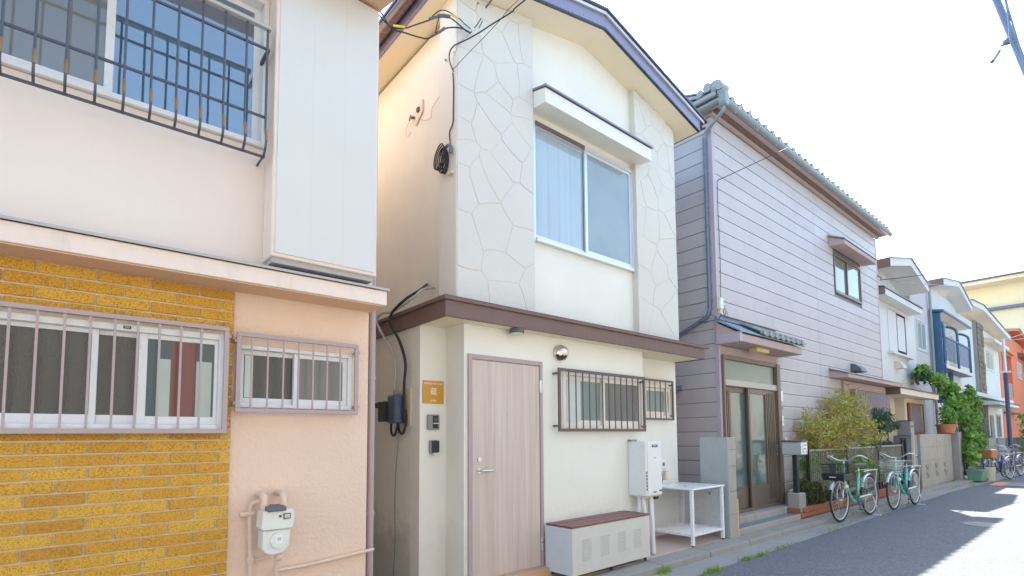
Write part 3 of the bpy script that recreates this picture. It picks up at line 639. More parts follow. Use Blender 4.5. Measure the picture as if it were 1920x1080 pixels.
# upper storey: recessed wall with a window opening
WY = 4.375
w = MB()
w.box(3.72, 3.80, WY, WY + .2, 2.75, 6.45); w.box(5.56, 5.70, WY, WY + .2, 2.75, 6.35)
w.box(3.80, 5.56, WY, WY + .2, 2.75, 3.69); w.box(3.80, 5.56, WY, WY + .2, 5.11, 6.55)
w.build('upper_front_wall', 'cream', CH)
w = MB(); w.box(2.86, 3.02, 4.60, 12.0, 2.7, 5.99); w.box(6.29, 6.45, 4.60, 12, 2.7, 5.99); w.build('upper_side_wall', 'cream_side', CH)
MB().box(2.735, 3.73, 4.285, 4.60, 2.70, 6.0).build('stone_pier', 'joint', CH); MB().box(5.545, 6.455, 4.285, 4.60, 2.70, 6.0).build('stone_pier', 'joint', CH)
MB().prism([(2.735, 6.0), (3.73, 6.0), (3.73, 6.21), (2.735, 5.98)], 'y', 4.285, 4.60).build('stone_pier', 'joint', CH); MB().prism([(5.545, 6.0), (6.455, 6.0), (5.545, 6.215)], 'y', 4.285, 4.60).build('stone_pier', 'joint', CH)
MB().box(2.727, 2.739, 4.29, 4.60, 2.70, 6.1).build('pier_render', 'cream', CH)

def clip(poly, a, b, c):          # keep a*x+b*y <= c
    out = []
    for i in range(len(poly)):
        p, q = poly[i], poly[(i + 1) % len(poly)]; dp = a * p[0] + b * p[1] - c; dq = a * q[0] + b * q[1] - c
        if dp <= 0: out.append(p)
        if (dp < 0) != (dq < 0):
            t = dp / (dp - dq); out.append((p[0] + (q[0] - p[0]) * t, p[1] + (q[1] - p[1]) * t))
    return out
def crazy(x0, x1, z0, z1, n, yf, parent, topf):
    seeds = []
    tries = 0
    while len(seeds) < n and tries < 5000:
        tries += 1; p = (random.uniform(x0, x1), random.uniform(z0, z1))
        if all((p[0] - q[0]) ** 2 + ((p[1] - q[1]) * 0.8) ** 2 > random.choice((0.022, 0.05, 0.09)) for q in seeds): seeds.append(p)
    for i, p in enumerate(seeds):
        poly = [(x0, z0), (x1, z0), (x1, z1), (x0, z1)]
        for j, q in enumerate(seeds):
            if j == i: continue
            a, b = q[0] - p[0], q[1] - p[1]; d = math.hypot(a, b); mx, mz = (p[0] + q[0]) / 2, (p[1] + q[1]) / 2
            poly = clip(poly, a / d, b / d, (a * mx + b * mz) / d - 0.0025)
            if len(poly) < 3: break
        if len(poly) < 3: continue
        a, b, c = topf; poly = clip(poly, a, b, c)
        if len(poly) < 3: continue
        Q = []
        for t in range(len(poly)):
            u, v = poly[t], poly[(t + 1) % len(poly)]; L = math.hypot(v[0] - u[0], v[1] - u[1]); ns = max(1, int(L / .06))
            for q_ in range(ns):
                x_, z_ = u[0] + (v[0] - u[0]) * q_ / ns, u[1] + (v[1] - u[1]) * q_ / ns
                nv = mnoise.noise_vector(Vector((x_ * 2.6, z_ * 2.6, 3.1))) * .06 + mnoise.noise_vector(Vector((x_ * 9, z_ * 9, 1.7))) * .012
                ex = min(1, (x_ - x0) / .03, (x1 - x_) / .03); Q.append((x_ + nv.x * max(0, ex), z_ + nv.y))
        mx_, mz_ = sum(q[0] for q in Q) / len(Q), sum(q[1] for q in Q) / len(Q); kz = random.uniform(.972, .998)
        poly = [(mx_ + (q[0] - mx_) * kz, mz_ + (q[1] - mz_) * kz) for q in Q]
        P = []
        for t in range(len(poly)):
            u, v, w_ = poly[t - 1], poly[t], poly[(t + 1) % len(poly)]
            for (s_, e_) in ((u, v), (w_, v)):
                L = math.hypot(e_[0] - s_[0], e_[1] - s_[1]) + 1e-6; kk = min(0.012, L * 0.25) / L
                P.append((e_[0] + (s_[0] - e_[0]) * kk, e_[1] + (s_[1] - e_[1]) * kk))
        cx = sum(q[0] for q in P) / len(P); cz = sum(q[1] for q in P) / len(P)
        ty, tz = random.uniform(-0.005, 0.005), random.uniform(-0.005, 0.005); n_ = len(P)
        dp = random.uniform(0.002, 0.0045)
        vs = [(q[0], yf + 0.006, q[1]) for q in P] + [(q[0], yf - dp + 0.0025 + ty * (q[0] - cx) * 2 + tz * (q[1] - cz) * 2, q[1]) for q in P]
        vs += [(cx + (q[0] - cx) * 0.965, yf - dp + ty * (q[0] - cx) * 2 + tz * (q[1] - cz) * 2, cz + (q[1] - cz) * 0.965) for q in P]
        fs = [(t, (t + 1) % n_, (t + 1) % n_ + n_, t + n_) for t in range(n_)] + [(t + n_, (t + 1) % n_ + n_, (t + 1) % n_ + 2 * n_, t + 2 * n_) for t in range(n_)] + [tuple(range(2 * n_, 3 * n_))]
        ar = sum(P[t][0] * P[(t + 1) % n_][1] - P[(t + 1) % n_][0] * P[t][1] for t in range(n_))
        if ar < 0: fs = [f[::-1] for f in fs]
        MB().add(vs, fs).build('stone', 'stone', parent)
random.seed(21)
sl = empty('stone_facing', (3.2, 4.28, 2.8), CH); sr = empty('stone_facing', (6.0, 4.28, 2.8), CH)
mroof = 0.235
crazy(2.735, 3.73, 2.80, 6.30, 34, 4.283, sl, (-mroof / math.hypot(1, mroof), 1 / math.hypot(1, mroof), (6.44 - mroof * 4.65) / math.hypot(1, mroof) - 0.02))
crazy(5.545, 6.455, 2.80, 6.30, 30, 4.283, sr, (mroof / math.hypot(1, mroof), 1 / math.hypot(1, mroof), (6.44 + mroof * 4.65) / math.hypot(1, mroof) - 0.02))
# upper window
UW = empty('window', (4.7, WY, 3.69), CH)
f = MB(); f.box(3.745, 3.80, 4.33, 4.42, 3.69, 5.09); f.box(5.515, 5.555, 4.33, 4.42, 3.69, 5.09); f.box(3.80, 5.515, 4.33, 4.42, 5.05, 5.09); f.box(3.80, 5.515, 4.315, 4.42, 3.69, 3.735)
f.build('frame', 'alu', UW, bevel=0.003)
MB().box(3.80, 4.60, 4.322, 4.332, 5.035, 5.085).build('blind_rail', 'brown_bar', UW)
for p, q, yy, g_, lw in ((3.80, 4.69, 4.375, 'g_cream1', 0.035), (4.615, 5.515, 4.345, 'g_cream2', 0.045)):
    s = MB(); s.box(p, p + lw, yy, yy + .026, 3.735, 5.05); s.box(q - lw, q, yy, yy + .026, 3.735, 5.05); s.box(p + lw, q - lw, yy, yy + .026, 3.735, 3.785); s.box(p + lw, q - lw, yy, yy + .026, 5.012, 5.05)
    s.build('sash', 'alu', UW, bevel=0.002)
    MB().box(p + lw - .004, q - lw + .004, yy + .01, yy + .015, 3.78, 5.015).build('pane', g_, UW)
MB().box(3.80, 5.56, 4.45, 4.46, 3.70, 5.08).build('blind', 'curtain_pale', UW)
# awning above the window
MB().prism([(4.085, 5.16), (4.085, 5.325), (WY, 5.40), (WY, 5.19)], 'x', 3.735, 5.64).build('window_awning', 'cream', CH, bevel=0.004)
MB().prism([(4.06, 5.328), (4.06, 5.350), (WY, 5.425), (WY, 5.402)], 'x', 3.72, 5.655).build('awning_flashing', 'fascia_gloss', CH, bevel=0.002)
# canopy over the ground floor
c = MB(); CY = 4.03; ZB, ZT = 2.595, 2.775
c.box(2.455, 6.70, CY, CY + 0.03, ZB, ZT - 0.03); c.box(2.455, 2.485, CY + 0.03, 12.0, ZB, ZT - 0.03); c.box(6.67, 6.70, CY + 0.03, 12, ZB, ZT - 0.03)
c.build('canopy_fascia', 'brown_wood', CH, bevel=0.003)
c = MB(); c.box(2.435, 6.80, CY - 0.022, CY + 0.0, ZT - 0.032, ZT); c.box(2.433, 2.455, CY + 0.001, 12, ZT - 0.032, ZT); c.build('canopy_drip_edge', 'brown_wood', CH, bevel=0.003)
MB().box(2.485, 6.67, CY + 0.03, 4.72, ZB + 0.005, ZB + 0.02).build('canopy_soffit', 'cream_soffit', CH)
c = MB(); c.hexa([(2.44, CY - 0.02, ZT + 0.001), (6.79, CY - 0.02, ZT + 0.001), (6.60, 4.40, ZT + 0.03), (2.72, 4.40, ZT + 0.03), (2.44, CY - 0.02, ZT + 0.008), (6.79, CY - 0.02, ZT + 0.008), (6.60, 4.40, ZT + 0.07), (2.72, 4.40, ZT + 0.07)])
c.hexa([(2.44, CY - .02, ZT + .001), (2.95, 4.40, ZT + .03), (2.95, 12, ZT + .03), (2.44, 12, ZT + .001), (2.44, CY - .02, ZT + .008), (2.95, 4.40, ZT + .1), (2.95, 12, ZT + .1), (2.44, 12, ZT + .008)])
c.build('canopy_roof', 'roofmetal', CH)
# gable roof
AX, AZ, EX0, EX1, YF = 4.65, 6.435, 2.555, 6.70, 4.0
def roofz(x): return AZ - mroof * abs(x - AX)
r = MB()
for xa, xb in ((EX0, AX), (AX, EX1)):
    za, zb = roofz(xa), roofz(xb)
    r.hexa([(xa, YF + .03, za), (xb, YF + .03, zb), (xb, 12.3, zb), (xa, 12.3, za), (xa, YF + .03, za + .02), (xb, YF + .03, zb + .02), (xb, 12.3, zb + .02), (xa, 12.3, za + .02)])
r.build('soffit', 'cream_soffit', CH)
r = MB()
for xa, xb in ((EX0, AX), (AX, EX1)):
    za, zb = roofz(xa) + .018, roofz(xb) + .018
    r.hexa([(xa, YF, za), (xb, YF, zb), (xb, YF + .03, zb), (xa, YF + .03, za), (xa, YF, za + .185), (xb, YF, zb + .185), (xb, YF + .03, zb + .185), (xa, YF + .03, za + .185)])
r.build('gable_fascia', 'fascia_gloss', CH, bevel=0.003)
r = MB()
for xa, xb in ((EX0 - 0.01, AX), (AX, EX1 + 0.01)):
    za, zb = roofz(xa) - .004, roofz(xb) - .004
    r.hexa([(xa, YF - .006, za), (xb, YF - .006, zb), (xb, YF + .028, zb), (xa, YF + .028, za), (xa, YF - .006, za + .02), (xb, YF - .006, zb + .02), (xb, YF + .028, zb + .02), (xa, YF + .028, za + .02)])
r.build('fascia_lower_edge', 'dark_edge', CH)
r = MB()
for xa, xb, s_ in ((EX0 - 0.16, AX, 0), (AX, EX1 + 0.16, 0)):
    za, zb = roofz(xa) + .205, roofz(xb) + .205
    r.hexa([(xa, YF - .05, za), (xb, YF - .05, zb), (xb, 12.4, zb), (xa, 12.4, za), (xa, YF - .05, za + .035), (xb, YF - .05, zb + .035), (xb, 12.4, zb + .035), (xa, 12.4, za + .035)])
r.build('roof_sheet', 'dark_edge', CH, bevel=0.004)
r = MB()
for xa, xb in ((EX0 - 0.10, AX), (AX, EX1 + 0.10)):
    za, zb = roofz(xa) + .165, roofz(xb) + .165
    r.hexa([(xa, YF - .03, za), (xb, YF - .03, zb), (xb, YF - .001, zb), (xa, YF - .001, za), (xa, YF - .03, za + .038), (xb, YF - .03, zb + .038), (xb, YF - .001, zb + .038), (xa, YF - .001, za + .038)])
r.build('verge_trim', 'alu', CH, bevel=0.003)
# left and right eaves: fascia board and gutter
zl = roofz(EX0)
MB().box(EX0 - .03, EX0, YF, 12.3, zl + .0, zl + .20).build('eave_fascia', 'fascia_gloss', CH, bevel=0.003)
MB().box(EX1, EX1 + .03, YF, 12.3, roofz(EX1), roofz(EX1) + .20).build('eave_fascia', 'fascia_gloss', CH, bevel=0.003)
def half_gutter(x, z, ya, yb, r, mat, parent, name='gutter', th=0.006):
    poly = [(x + r * math.cos(a), z + r * math.sin(a)) for a in [math.pi + math.pi * i / 10 for i in range(11)]] + [(x + (r - th) * math.cos(a), z + (r - th) * math.sin(a)) for a in [2 * math.pi - math.pi * i / 10 for i in range(11)]]
    n = len(poly); vs = [(p[0], ya, p[1]) for p in poly] + [(p[0], yb, p[1]) for p in poly]
    return MB().add(vs, [(i, (i + 1) % n, (i + 1) % n + n, i + n) for i in range(n)]).build(name, mat, parent, smooth=True)
half_gutter(EX0 - .10, zl + .13, YF - .02, 12.3, 0.065, 'brown_gloss', CH)
half_gutter(EX1 + .09, zl + .13, YF - .02, 12.3, 0.06, 'brown_gloss', CH)
g_ = MB().prism([(2.86, 5.95), (2.86, 6.02), (AX, roofz(AX) + .01), (6.45, 6.02), (6.45, 5.95)], 'y', 4.42, 4.6); g_.build('gable_wall', 'cream', CH)

# entrance door
DR = empty('entrance_door', (3.3, 4.21, 0.17), CH)
f = MB(); f.box(2.805, 2.845, 4.185, 4.26, 0.17, 2.31); f.box(3.705, 3.742, 4.185, 4.26, 0.17, 2.31); f.box(2.845, 3.705, 4.185, 4.26, 2.265, 2.31)
f.build('door_frame', 'tan_metal', DR, bevel=0.003)
MB().box(2.85, 3.70, 4.196, 4.235, 0.182, 2.258).build('door_leaf', 'doorwood', DR, bevel=0.003)
MB().box(2.845, 3.705, 4.24, 4.25, 0.17, 2.265).build('door_rebate', 'black', DR)
h = MB(); h.tube(bez([(2.925, 4.197, 1.195), (2.925, 4.15, 1.195), (2.95, 4.143, 1.195), (3.06, 4.143, 1.195)], 4), 0.011, 10); h.cyl((2.925, 4.198, 1.195), (2.925, 4.188, 1.195), 0.026, 18)
h.build('handle', 'chrome', DR, smooth=True)
MB().cyl((2.925, 4.198, 1.30), (2.925, 4.183, 1.30), 0.022, 18).cyl((2.925, 4.184, 1.30), (2.925, 4.178, 1.30), 0.012, 12).build('lock', 'chrome', DR, smooth=True)
MB().cyl((3.275, 4.198, 1.75), (3.275, 4.190, 1.75), 0.010, 12).build('peephole', 'steel', DR)
for z_ in (0.34, 1.98): MB().cyl((3.708, 4.186, z_), (3.708, 4.186, z_ + .13), 0.011, 10).box(3.708, 3.728, 4.180, 4.186, z_, z_ + .13).build('hinge', 'steel', DR)
g = MB().box(2.79, 3.76, 4.10, 4.205, 0.085, 0.172); g.build('door_step', 'tile_orange', CH, bevel=0.004)
# lower windows and grilles
sliding_window(CH, 4.05, 5.48, 1.588, 2.245, 4.21, 0.045, 'ivoryalu', ('g_teal', 'g_greydim'), split=4.735, lw=0.05)
MB().box(4.14, 4.36, 4.228, 4.234, 1.68, 2.15).build('curtain', 'curtain_pale', CH)
bar_grille(CH, 3.915, 5.425, 1.568, 2.258, 4.13, [4.076 + 0.1105 * i for i in range(12)], 'brown_bar', 0.032, 0.0055, wall=4.21)
sliding_window(CH, 5.92, 6.60, 1.76, 2.24, 4.53, 0.04, 'ivoryalu', ('g_teal', 'g_teal'), split=6.46, lw=0.045)
bar_grille(CH, 5.60, 6.53, 1.735, 2.305, 4.46, [5.72 + 0.125 * i for i in range(6)], 'brown_bar', 0.025, 0.005, wall=4.53)

# things on the cream wall
LP = thing('porch_lamp', 'round dark grey downlight under the brown canopy', 'lamp', (3.33, 4.1, 2.59))
MB().cyl((3.33, 4.11, 2.60), (3.33, 4.11, 2.555), 0.075, 28).build('lamp_body', 'darkgrey', LP, smooth=True, bevel=0.004)
MB().cyl((3.33, 4.11, 2.556), (3.33, 4.11, 2.548), 0.06, 28).build('lamp_lens', 'meterwhite', LP)
VH = thing('vent_hood', 'round polished steel vent hood on the cream wall', 'vent', (4.02, 4.2, 2.42))
MB().cyl((4.02, 4.21, 2.435), (4.02, 4.195, 2.435), 0.105, 32).build('flange', 'chrome', VH, smooth=True)
hd = MB(); nn, mm = 20, 10; vs = []; fs = []
for i in range(mm + 1):
    th = math.pi / 2 * i / mm
    for j in range(nn):
        ph = 2 * math.pi * j / nn; vs.append((4.02 + 0.095 * math.sin(th) * math.cos(ph), 4.197 - 0.085 * math.cos(th), 2.435 + 0.095 * math.sin(th) * math.sin(ph)))
for i in range(mm):
    for j in range(nn):
        zc = 2.435 + 0.095 * math.sin(math.pi / 2 * (i + .5) / mm) * math.sin(2 * math.pi * (j + .5) / nn)
        if zc < 2.40 and i < mm - 1: continue
        fs.append((i * nn + j, i * nn + (j + 1) % nn, (i + 1) * nn + (j + 1) % nn, (i + 1) * nn + j))
hd.add(vs, fs).build('hood', 'chrome', VH, smooth='all')
MB().cyl((4.02, 4.195, 2.43), (4.02, 4.186, 2.43), 0.078, 24).build('dark_duct', 'black', VH)
SG = thing('house_sign', 'square ochre sign with white lettering beside the entrance', 'sign', (2.62, 4.53, 1.95))
MB().box(2.507, 2.735, 4.518, 4.528, 1.845, 2.065).build('sign_plate', 'orange_sign', SG, bevel=0.002)
text_part('sign_lettering', 'HOUSE MINOWA', 0.026, (2.621, 4.5175, 2.035), 'white_print', SG)
text_part('sign_symbol', '蔵', 0.075, (2.621, 4.5175, 1.956), 'white_print', SG)
text_part('sign_lettering', 'KURA', 0.024, (2.621, 4.5175, 1.872), 'white_print', SG)
IC = thing('intercom', 'grey video intercom below the ochre sign', 'intercom', (2.62, 4.53, 1.66))
MB().box(2.552, 2.68, 4.50, 4.528, 1.592, 1.737).build('intercom_body', 'midgrey', IC, bevel=0.006)
MB().box(2.603, 2.663, 4.495, 4.501, 1.605, 1.725).build('intercom_panel', 'black', IC, bevel=0.003)
MB().cyl((2.633, 4.497, 1.69), (2.633, 4.490, 1.69), 0.018, 16).build('camera_lens', 'darkgrey', IC)
MB().box(2.607, 2.66, 4.489, 4.496, 1.648, 1.656).build('call_button', 'white_print', IC)
KB = thing('key_box', 'black wall key safe below the intercom', 'key safe', (2.62, 4.53, 1.42))
MB().box(2.575, 2.665, 4.497, 4.528, 1.362, 1.49).build('safe_body', 'midgrey', KB, bevel=0.008)
MB().box(2.590, 2.668, 4.478, 4.499, 1.372, 1.487).build('safe_cover', 'black', KB, bevel=0.008)
MB().box(2.600, 2.655, 4.482, 4.496, 1.352, 1.370).build('safe_latch', 'alu', KB)

# service cables and boxes on the side of the cream house
MT = thing('service_breaker_box', 'blue grey cable breaker box on a pale board at the side wall', 'junction box', (2.48, 5.0, 1.8))
MB().box(2.462, 2.478, 4.80, 4.96, 1.63, 2.00).build('backing_board', 'ivory_pipe', MT)
MB().box(2.345, 2.462, 4.90, 5.06, 1.66, 1.94).build('box_body', 'slateblue', MT, bevel=0.012)
MB().box(2.31, 2.40, 5.06, 5.20, 1.68, 1.88).box(2.30, 2.36, 5.14, 5.25, 1.82, 1.88).build('box_cover', 'black', MT, bevel=0.01)
MB().cyl((2.40, 5.0, 1.94), (2.40, 5.0, 1.99), 0.018, 10).cyl((2.40, 5.10, 1.88), (2.40, 5.10, 1.95), 0.02, 10).build('cable_gland', 'midgrey', MT)
MB().tube(bez([(2.42, 5.12, 1.66), (2.43, 5.14, 1.58), (2.43, 5.08, 1.54), (2.43, 5.02, 1.60), (2.43, 4.98, 1.68)], 5), 0.012, 8).tube(bez([(2.43, 4.99, 1.66), (2.43, 4.96, 1.58), (2.43, 4.89, 1.56), (2.44, 4.85, 1.66), (2.44, 4.86, 1.80)], 5), 0.012, 8).build('cable_loop', 'cable_black', MT)
MT.location.y -= 0.12
def wire(name, label, pts, r, mat, n=6, cat='cable'):
    return tag(MB().tube(pts, r, n).build(name, mat, smooth='all'), label, cat)
wire('power_cable', 'thick black cable rising from the breaker box over the brown canopy', bez([(2.43, 4.75, 1.68), (2.43, 4.75, 1.85), (2.43, 4.75, 2.05), (2.43, 4.73, 2.25), (2.42, 4.84, 2.48), (2.40, 5.0, 2.67), (2.41, 4.98, 2.79), (2.46, 4.78, 2.90), (2.62, 4.80, 3.02), (2.86, 5.08, 3.19)], 6), 0.014, 'cable_black', 8)
wire('conduit_cable', 'pale grey cable hanging from the canopy to the breaker box', bez([(2.42, 4.95, 1.92), (2.42, 4.93, 2.05), (2.42, 4.92, 2.22), (2.42, 5.0, 2.39), (2.40, 5.2, 2.61), (2.39, 5.3, 2.76), (2.40, 5.19, 2.815), (2.43, 4.98, 2.81), (2.50, 4.72, 2.90), (2.6, 4.70, 3.0), (2.80, 4.82, 3.08)], 6), 0.013, 'cable_grey', 8)
wire('earth_wire', 'thin green earth wire hanging below the breaker box', bez([(2.46, 4.92, 1.62), (2.462, 4.94, 1.40), (2.465, 4.98, 1.2), (2.466, 5.0, 0.9), (2.466, 4.99, 0.5), (2.466, 5.02, 0.15)], 6), 0.004, 'cable_green', 5)
wire('wall_conduit', 'thin pale conduit down the pier of the cream house', bez([(2.85, 4.60, 5.9), (2.85, 4.60, 5.2), (2.85, 4.60, 4.0), (2.85, 4.61, 3.3), (2.84, 4.70, 3.06), (2.82, 4.80, 2.98), (2.7, 4.95, 2.82)], 5), 0.007, 'cream', 6)
wire('drop_cable', 'black cable running down the pier corner to the coil', bez([(2.716, 4.335, 5.14), (2.716, 4.32, 5.0), (2.716, 4.325, 4.75), (2.716, 4.33, 4.62), (2.716, 4.39, 4.55), (2.716, 4.385, 4.46), (2.71, 4.37, 4.36)], 6), 0.006, 'cable_black', 6)
CO = thing('cable_coil', 'coil of spare black cable hung on the pier corner', 'cable coil', (2.7, 4.42, 4.1))
for i in range(6):
    rx, rz, tilt = 0.055 + 0.012 * i, 0.11 + 0.006 * (i % 3), 0.18 + 0.11 * i
    pts = []
    for j in range(20):
        a = 2 * math.pi * j / 20; u = rx * math.cos(a); v = rz * math.sin(a) - 0.02
        pts.append((2.70 - 0.012 * i + 0.0 * u, 4.43 + u * math.cos(tilt) + (0.11 - v) * math.sin(tilt) * 0.45, 4.27 + v * math.cos(tilt * .5) + 0.01 * i))
    MB().tube(pts, 0.0065, 6, closed=True).build('loop', 'cable_black', CO, smooth='all')
MB().tube(bez([(2.70, 4.34, 4.31), (2.70, 4.35, 4.38), (2.70, 4.40, 4.41), (2.69, 4.46, 4.38), (2.69, 4.50, 4.34)], 4), 0.015, 8).build('binding', 'pole_blue', CO)
MB().box(2.69, 2.725, 4.32, 4.40, 4.10, 4.125).build('bracket', 'ivory_pipe', CO)
HK = thing('wall_bracket', 'rusty diamond shaped bracket with loose wire on the side wall', 'bracket', (2.86, 5.1, 4.9))
MB().add([(2.855, 5.17, 5.34), (2.855, 5.17, 5.20), (2.855, 5.33, 5.10), (2.855, 5.42, 5.24), (2.838, 5.17, 5.34), (2.838, 5.17, 5.20), (2.838, 5.33, 5.10), (2.838, 5.42, 5.24)], [(0, 3, 2, 1), (4, 5, 6, 7), (0, 1, 5, 4), (1, 2, 6, 5), (2, 3, 7, 6), (3, 0, 4, 7)]).build('plate', 'peach_trim', HK)
MB().box(2.815, 2.838, 5.22, 5.27, 5.22, 5.27).build('fitting', 'brown_bar', HK, bevel=0.004)
MB().cyl((2.838, 5.34, 5.20), (2.80, 5.36, 5.19), 0.014, 8).build('fitting', 'brown_bar', HK)
MB().tube([(2.82, 5.40, 5.25), (2.80, 5.40, 5.18)], 0.009, 8).build('fitting', 'midgrey', HK)
wire('thin_wire', 'thin pale wire looping from the rusty bracket to the pier', bez([(2.83, 5.24, 5.15), (2.83, 5.10, 5.05), (2.83, 4.96, 5.02), (2.83, 4.93, 5.11), (2.83, 4.80, 5.16), (2.83, 4.66, 5.22), (2.75, 4.55, 5.28)], 6), 0.003, 'cable_grey', 5)
wire('thin_wire', 'short curl of pale wire hanging below the rusty bracket', bez([(2.83, 5.42, 5.22), (2.83, 5.52, 5.16), (2.83, 5.53, 5.08), (2.83, 5.47, 5.03), (2.83, 5.42, 5.06)], 5), 0.003, 'cable_grey', 5)

# overhead service wires at the gable corner
INS = thing('cable_insulator', 'white porcelain insulator cluster on the pier near the eave', 'insulator', (2.85, 4.2, 5.45))
MB().sphere((2.89, 4.20, 5.62), 0.02).sphere((2.86, 4.20, 5.59), 0.02).build('insulator_body', 'meterwhite', INS, smooth='all')
MB().tube([(2.88, 4.28, 5.60), (2.88, 4.14, 5.62), (2.90, 4.11, 5.67), (2.925, 4.12, 5.66), (2.905, 4.15, 5.60)], 0.006, 6).build('hook', 'darkgrey', INS)
MB().sphere((2.735, 4.33, 5.36), 0.013).build('clip', 'midgrey', INS); MB().sphere((2.71, 4.46, 5.34), 0.012).build('clip', 'midgrey', INS)
wire('jumper_wire', 'pale thin wire from the insulator down the pier corner', bez([(2.86, 4.25, 5.57), (2.80, 4.27, 5.50), (2.75, 4.27, 5.42), (2.715, 4.31, 5.30), (2.715, 4.33, 5.17)], 5), 0.004, 'cable_grey', 5)
K1 = thing('spliced_cable', 'black spliced cable with yellow sleeves crossing from the left eave', 'cable', (2.4, 4.3, 5.4))
def yz(pts, y=4.24): return [(p[0], y, p[1]) for p in pts]
MB().tube(bez(yz([(1.84, 5.28), (1.93, 5.215), (2.028, 5.19), (2.142, 5.24), (2.238, 5.32), (2.376, 5.44), (2.502, 5.55), (2.60, 5.605), (2.70, 5.60), (2.80, 5.575), (2.865, 5.58)]), 6), 0.0065, 6).build('cable', 'cable_black', K1, smooth='all')
MB().tube(bez(yz([(1.82, 5.36), (1.93, 5.25), (2.018, 5.17), (2.143, 5.195), (2.293, 5.23), (2.377, 5.262), (2.462, 5.345), (2.549, 5.449), (2.669, 5.529), (2.762, 5.568), (2.86, 5.575)], 4.235), 6), 0.0065, 6).build('cable', 'cable_black', K1, smooth='all')
MB().tube(yz([(2.49, 5.545), (2.55, 5.585), (2.615, 5.61)], 4.235), 0.017, 8).build('splice_sleeve', 'slateblue', K1)
MB().tube(yz([(2.40, 5.47), (2.46, 5.52), (2.50, 5.55)], 4.238), 0.013, 8).build('splice_sleeve', 'darkgrey', K1)
MB().tube(yz([(2.47, 5.36), (2.51, 5.40), (2.56, 5.46)], 4.232), 0.013, 8).build('splice_sleeve', 'brown_bar', K1)
MB().tube(yz([(2.62, 5.63), (2.71, 5.642)], 4.225), 0.010, 8).build('yellow_sleeve', 'yellow', K1)
MB().tube(yz([(2.035, 5.20), (2.14, 5.242)], 4.228), 0.010, 8).build('yellow_sleeve', 'yellow', K1)
MB().tube(bez(yz([(2.42, 5.50), (2.50, 5.60), (2.58, 5.64), (2.71, 5.642), (2.78, 5.62), (2.87, 5.60)], 4.222), 4), 0.005, 6).build('cable', 'cable_black', K1, smooth='all')
MB().tube(yz([(2.50, 5.55), (2.475, 5.45), (2.46, 5.345)], 4.232), 0.005, 6).build('cable', 'cable_black', K1)
wire('telephone_cable', 'black cable sweeping up from the pier corner across the gable', bez([(2.716, 4.32, 5.14), (2.66, 4.30, 5.21), (2.652, 4.29, 5.29), (2.70, 4.28, 5.385), (2.80, 4.22, 5.46), (2.88, 4.10, 5.51), (2.935, 3.95, 5.54), (3.01, 3.75, 5.575), (3.05, 3.60, 5.62), (3.5, 2.6, 6.0), (4.9, -0.6, 7.6)], 8), 0.0065, 'cable_black', 6)
wire('stay_wire', 'thin wire beside the black cable in front of the gable', bez([(2.70, 4.30, 5.15), (2.80, 4.17, 5.30), (2.88, 4.05, 5.415), (2.917, 3.80, 5.484), (2.964, 3.6, 5.568), (3.4, 2.6, 6.1), (4.9, -0.6, 7.8)], 8), 0.003, 'cable_black', 5)
wire('cut_cable', 'short dark cable crossing the top of the frame before the gable', bez([(2.70, 3.75, 5.44), (2.73, 3.70, 5.50), (2.80, 3.6, 5.63), (3.3, 2.6, 6.6)], 4), 0.009, 'brown_bar', 6)

# ------------------------------------------------------------------ storage bench, water heater, cage
SB = thing('storage_bench', 'grey metal storage bench with dark red slatted lid and vent holes', 'storage bench', (4.4, 3.9, 0.1))
bx0, bx1, by0, by1, bz0, bz1 = 3.74, 5.02, 3.79, 4.18, 0.135, 0.598
m = MB(); m.box(bx0, bx0 + .012, by0 + .012, by1, bz0, bz1); m.box(bx1 - .012, bx1, by0 + .012, by1, bz0, bz1); m.box(bx0 + .012, bx1 - .012, by1 - .012, by1, bz0, bz1); m.box(bx0 + .012, bx1 - .012, by0 + .03, by1 - .012, bz0, bz0 + .01)
m.build('case', 'bench_side', SB, bevel=0.003)
# front panel with real punched holes: strips between rows of holes
fp = MB(); xs1 = [bx0]; groups = [3.885, 4.165, 4.445, 4.725]
holes = []; hs, pit = 0.0075, 0.0165; nr, nc = 13, 9; hz0 = 0.265
for g0 in groups:
    for c_ in range(nc): holes.append(g0 + c_ * pit)
fp.box(bx0, bx1, by0, by0 + .012, bz0, hz0); fp.box(bx0, bx1, by0, by0 + .012, hz0 + nr * pit, bz1)
for r_ in range(nr):
    za = hz0 + r_ * pit; fp.box(bx0, bx1, by0, by0 + .012, za + hs, za + pit)
    x = bx0
    for hx in holes: fp.box(x, hx, by0, by0 + .012, za, za + hs); x = hx + hs
    fp.box(x, bx1, by0, by0 + .012, za, za + hs)
fp.build('front_panel', 'bench_front', SB)
MB().box(bx0 + .02, bx1 - .02, by0 + .02, by0 + .028, bz0 + .02, bz1 - .02).build('inner_liner', 'darkgrey', SB)
for i in range(3): MB().box(bx0 - .004, bx1 + .012, by0 - .006 + i * .134, by0 + .106 + i * .134, bz1 + .003, bz1 + .022).build('lid_slat', 'deckred', SB, bevel=0.003)
for fx in (bx0 + .04, (bx0 + bx1) / 2, bx1 - .04):
    MB().cyl((fx, by0 + .04, 0.088), (fx, by0 + .04, bz0), 0.018, 12).build('foot', 'black', SB)
    MB().cyl((fx, by1 - .04, 0.098), (fx, by1 - .04, bz0), 0.018, 12).build('foot', 'black', SB)
SB.rotation_euler = (0, 0, R(1.2))

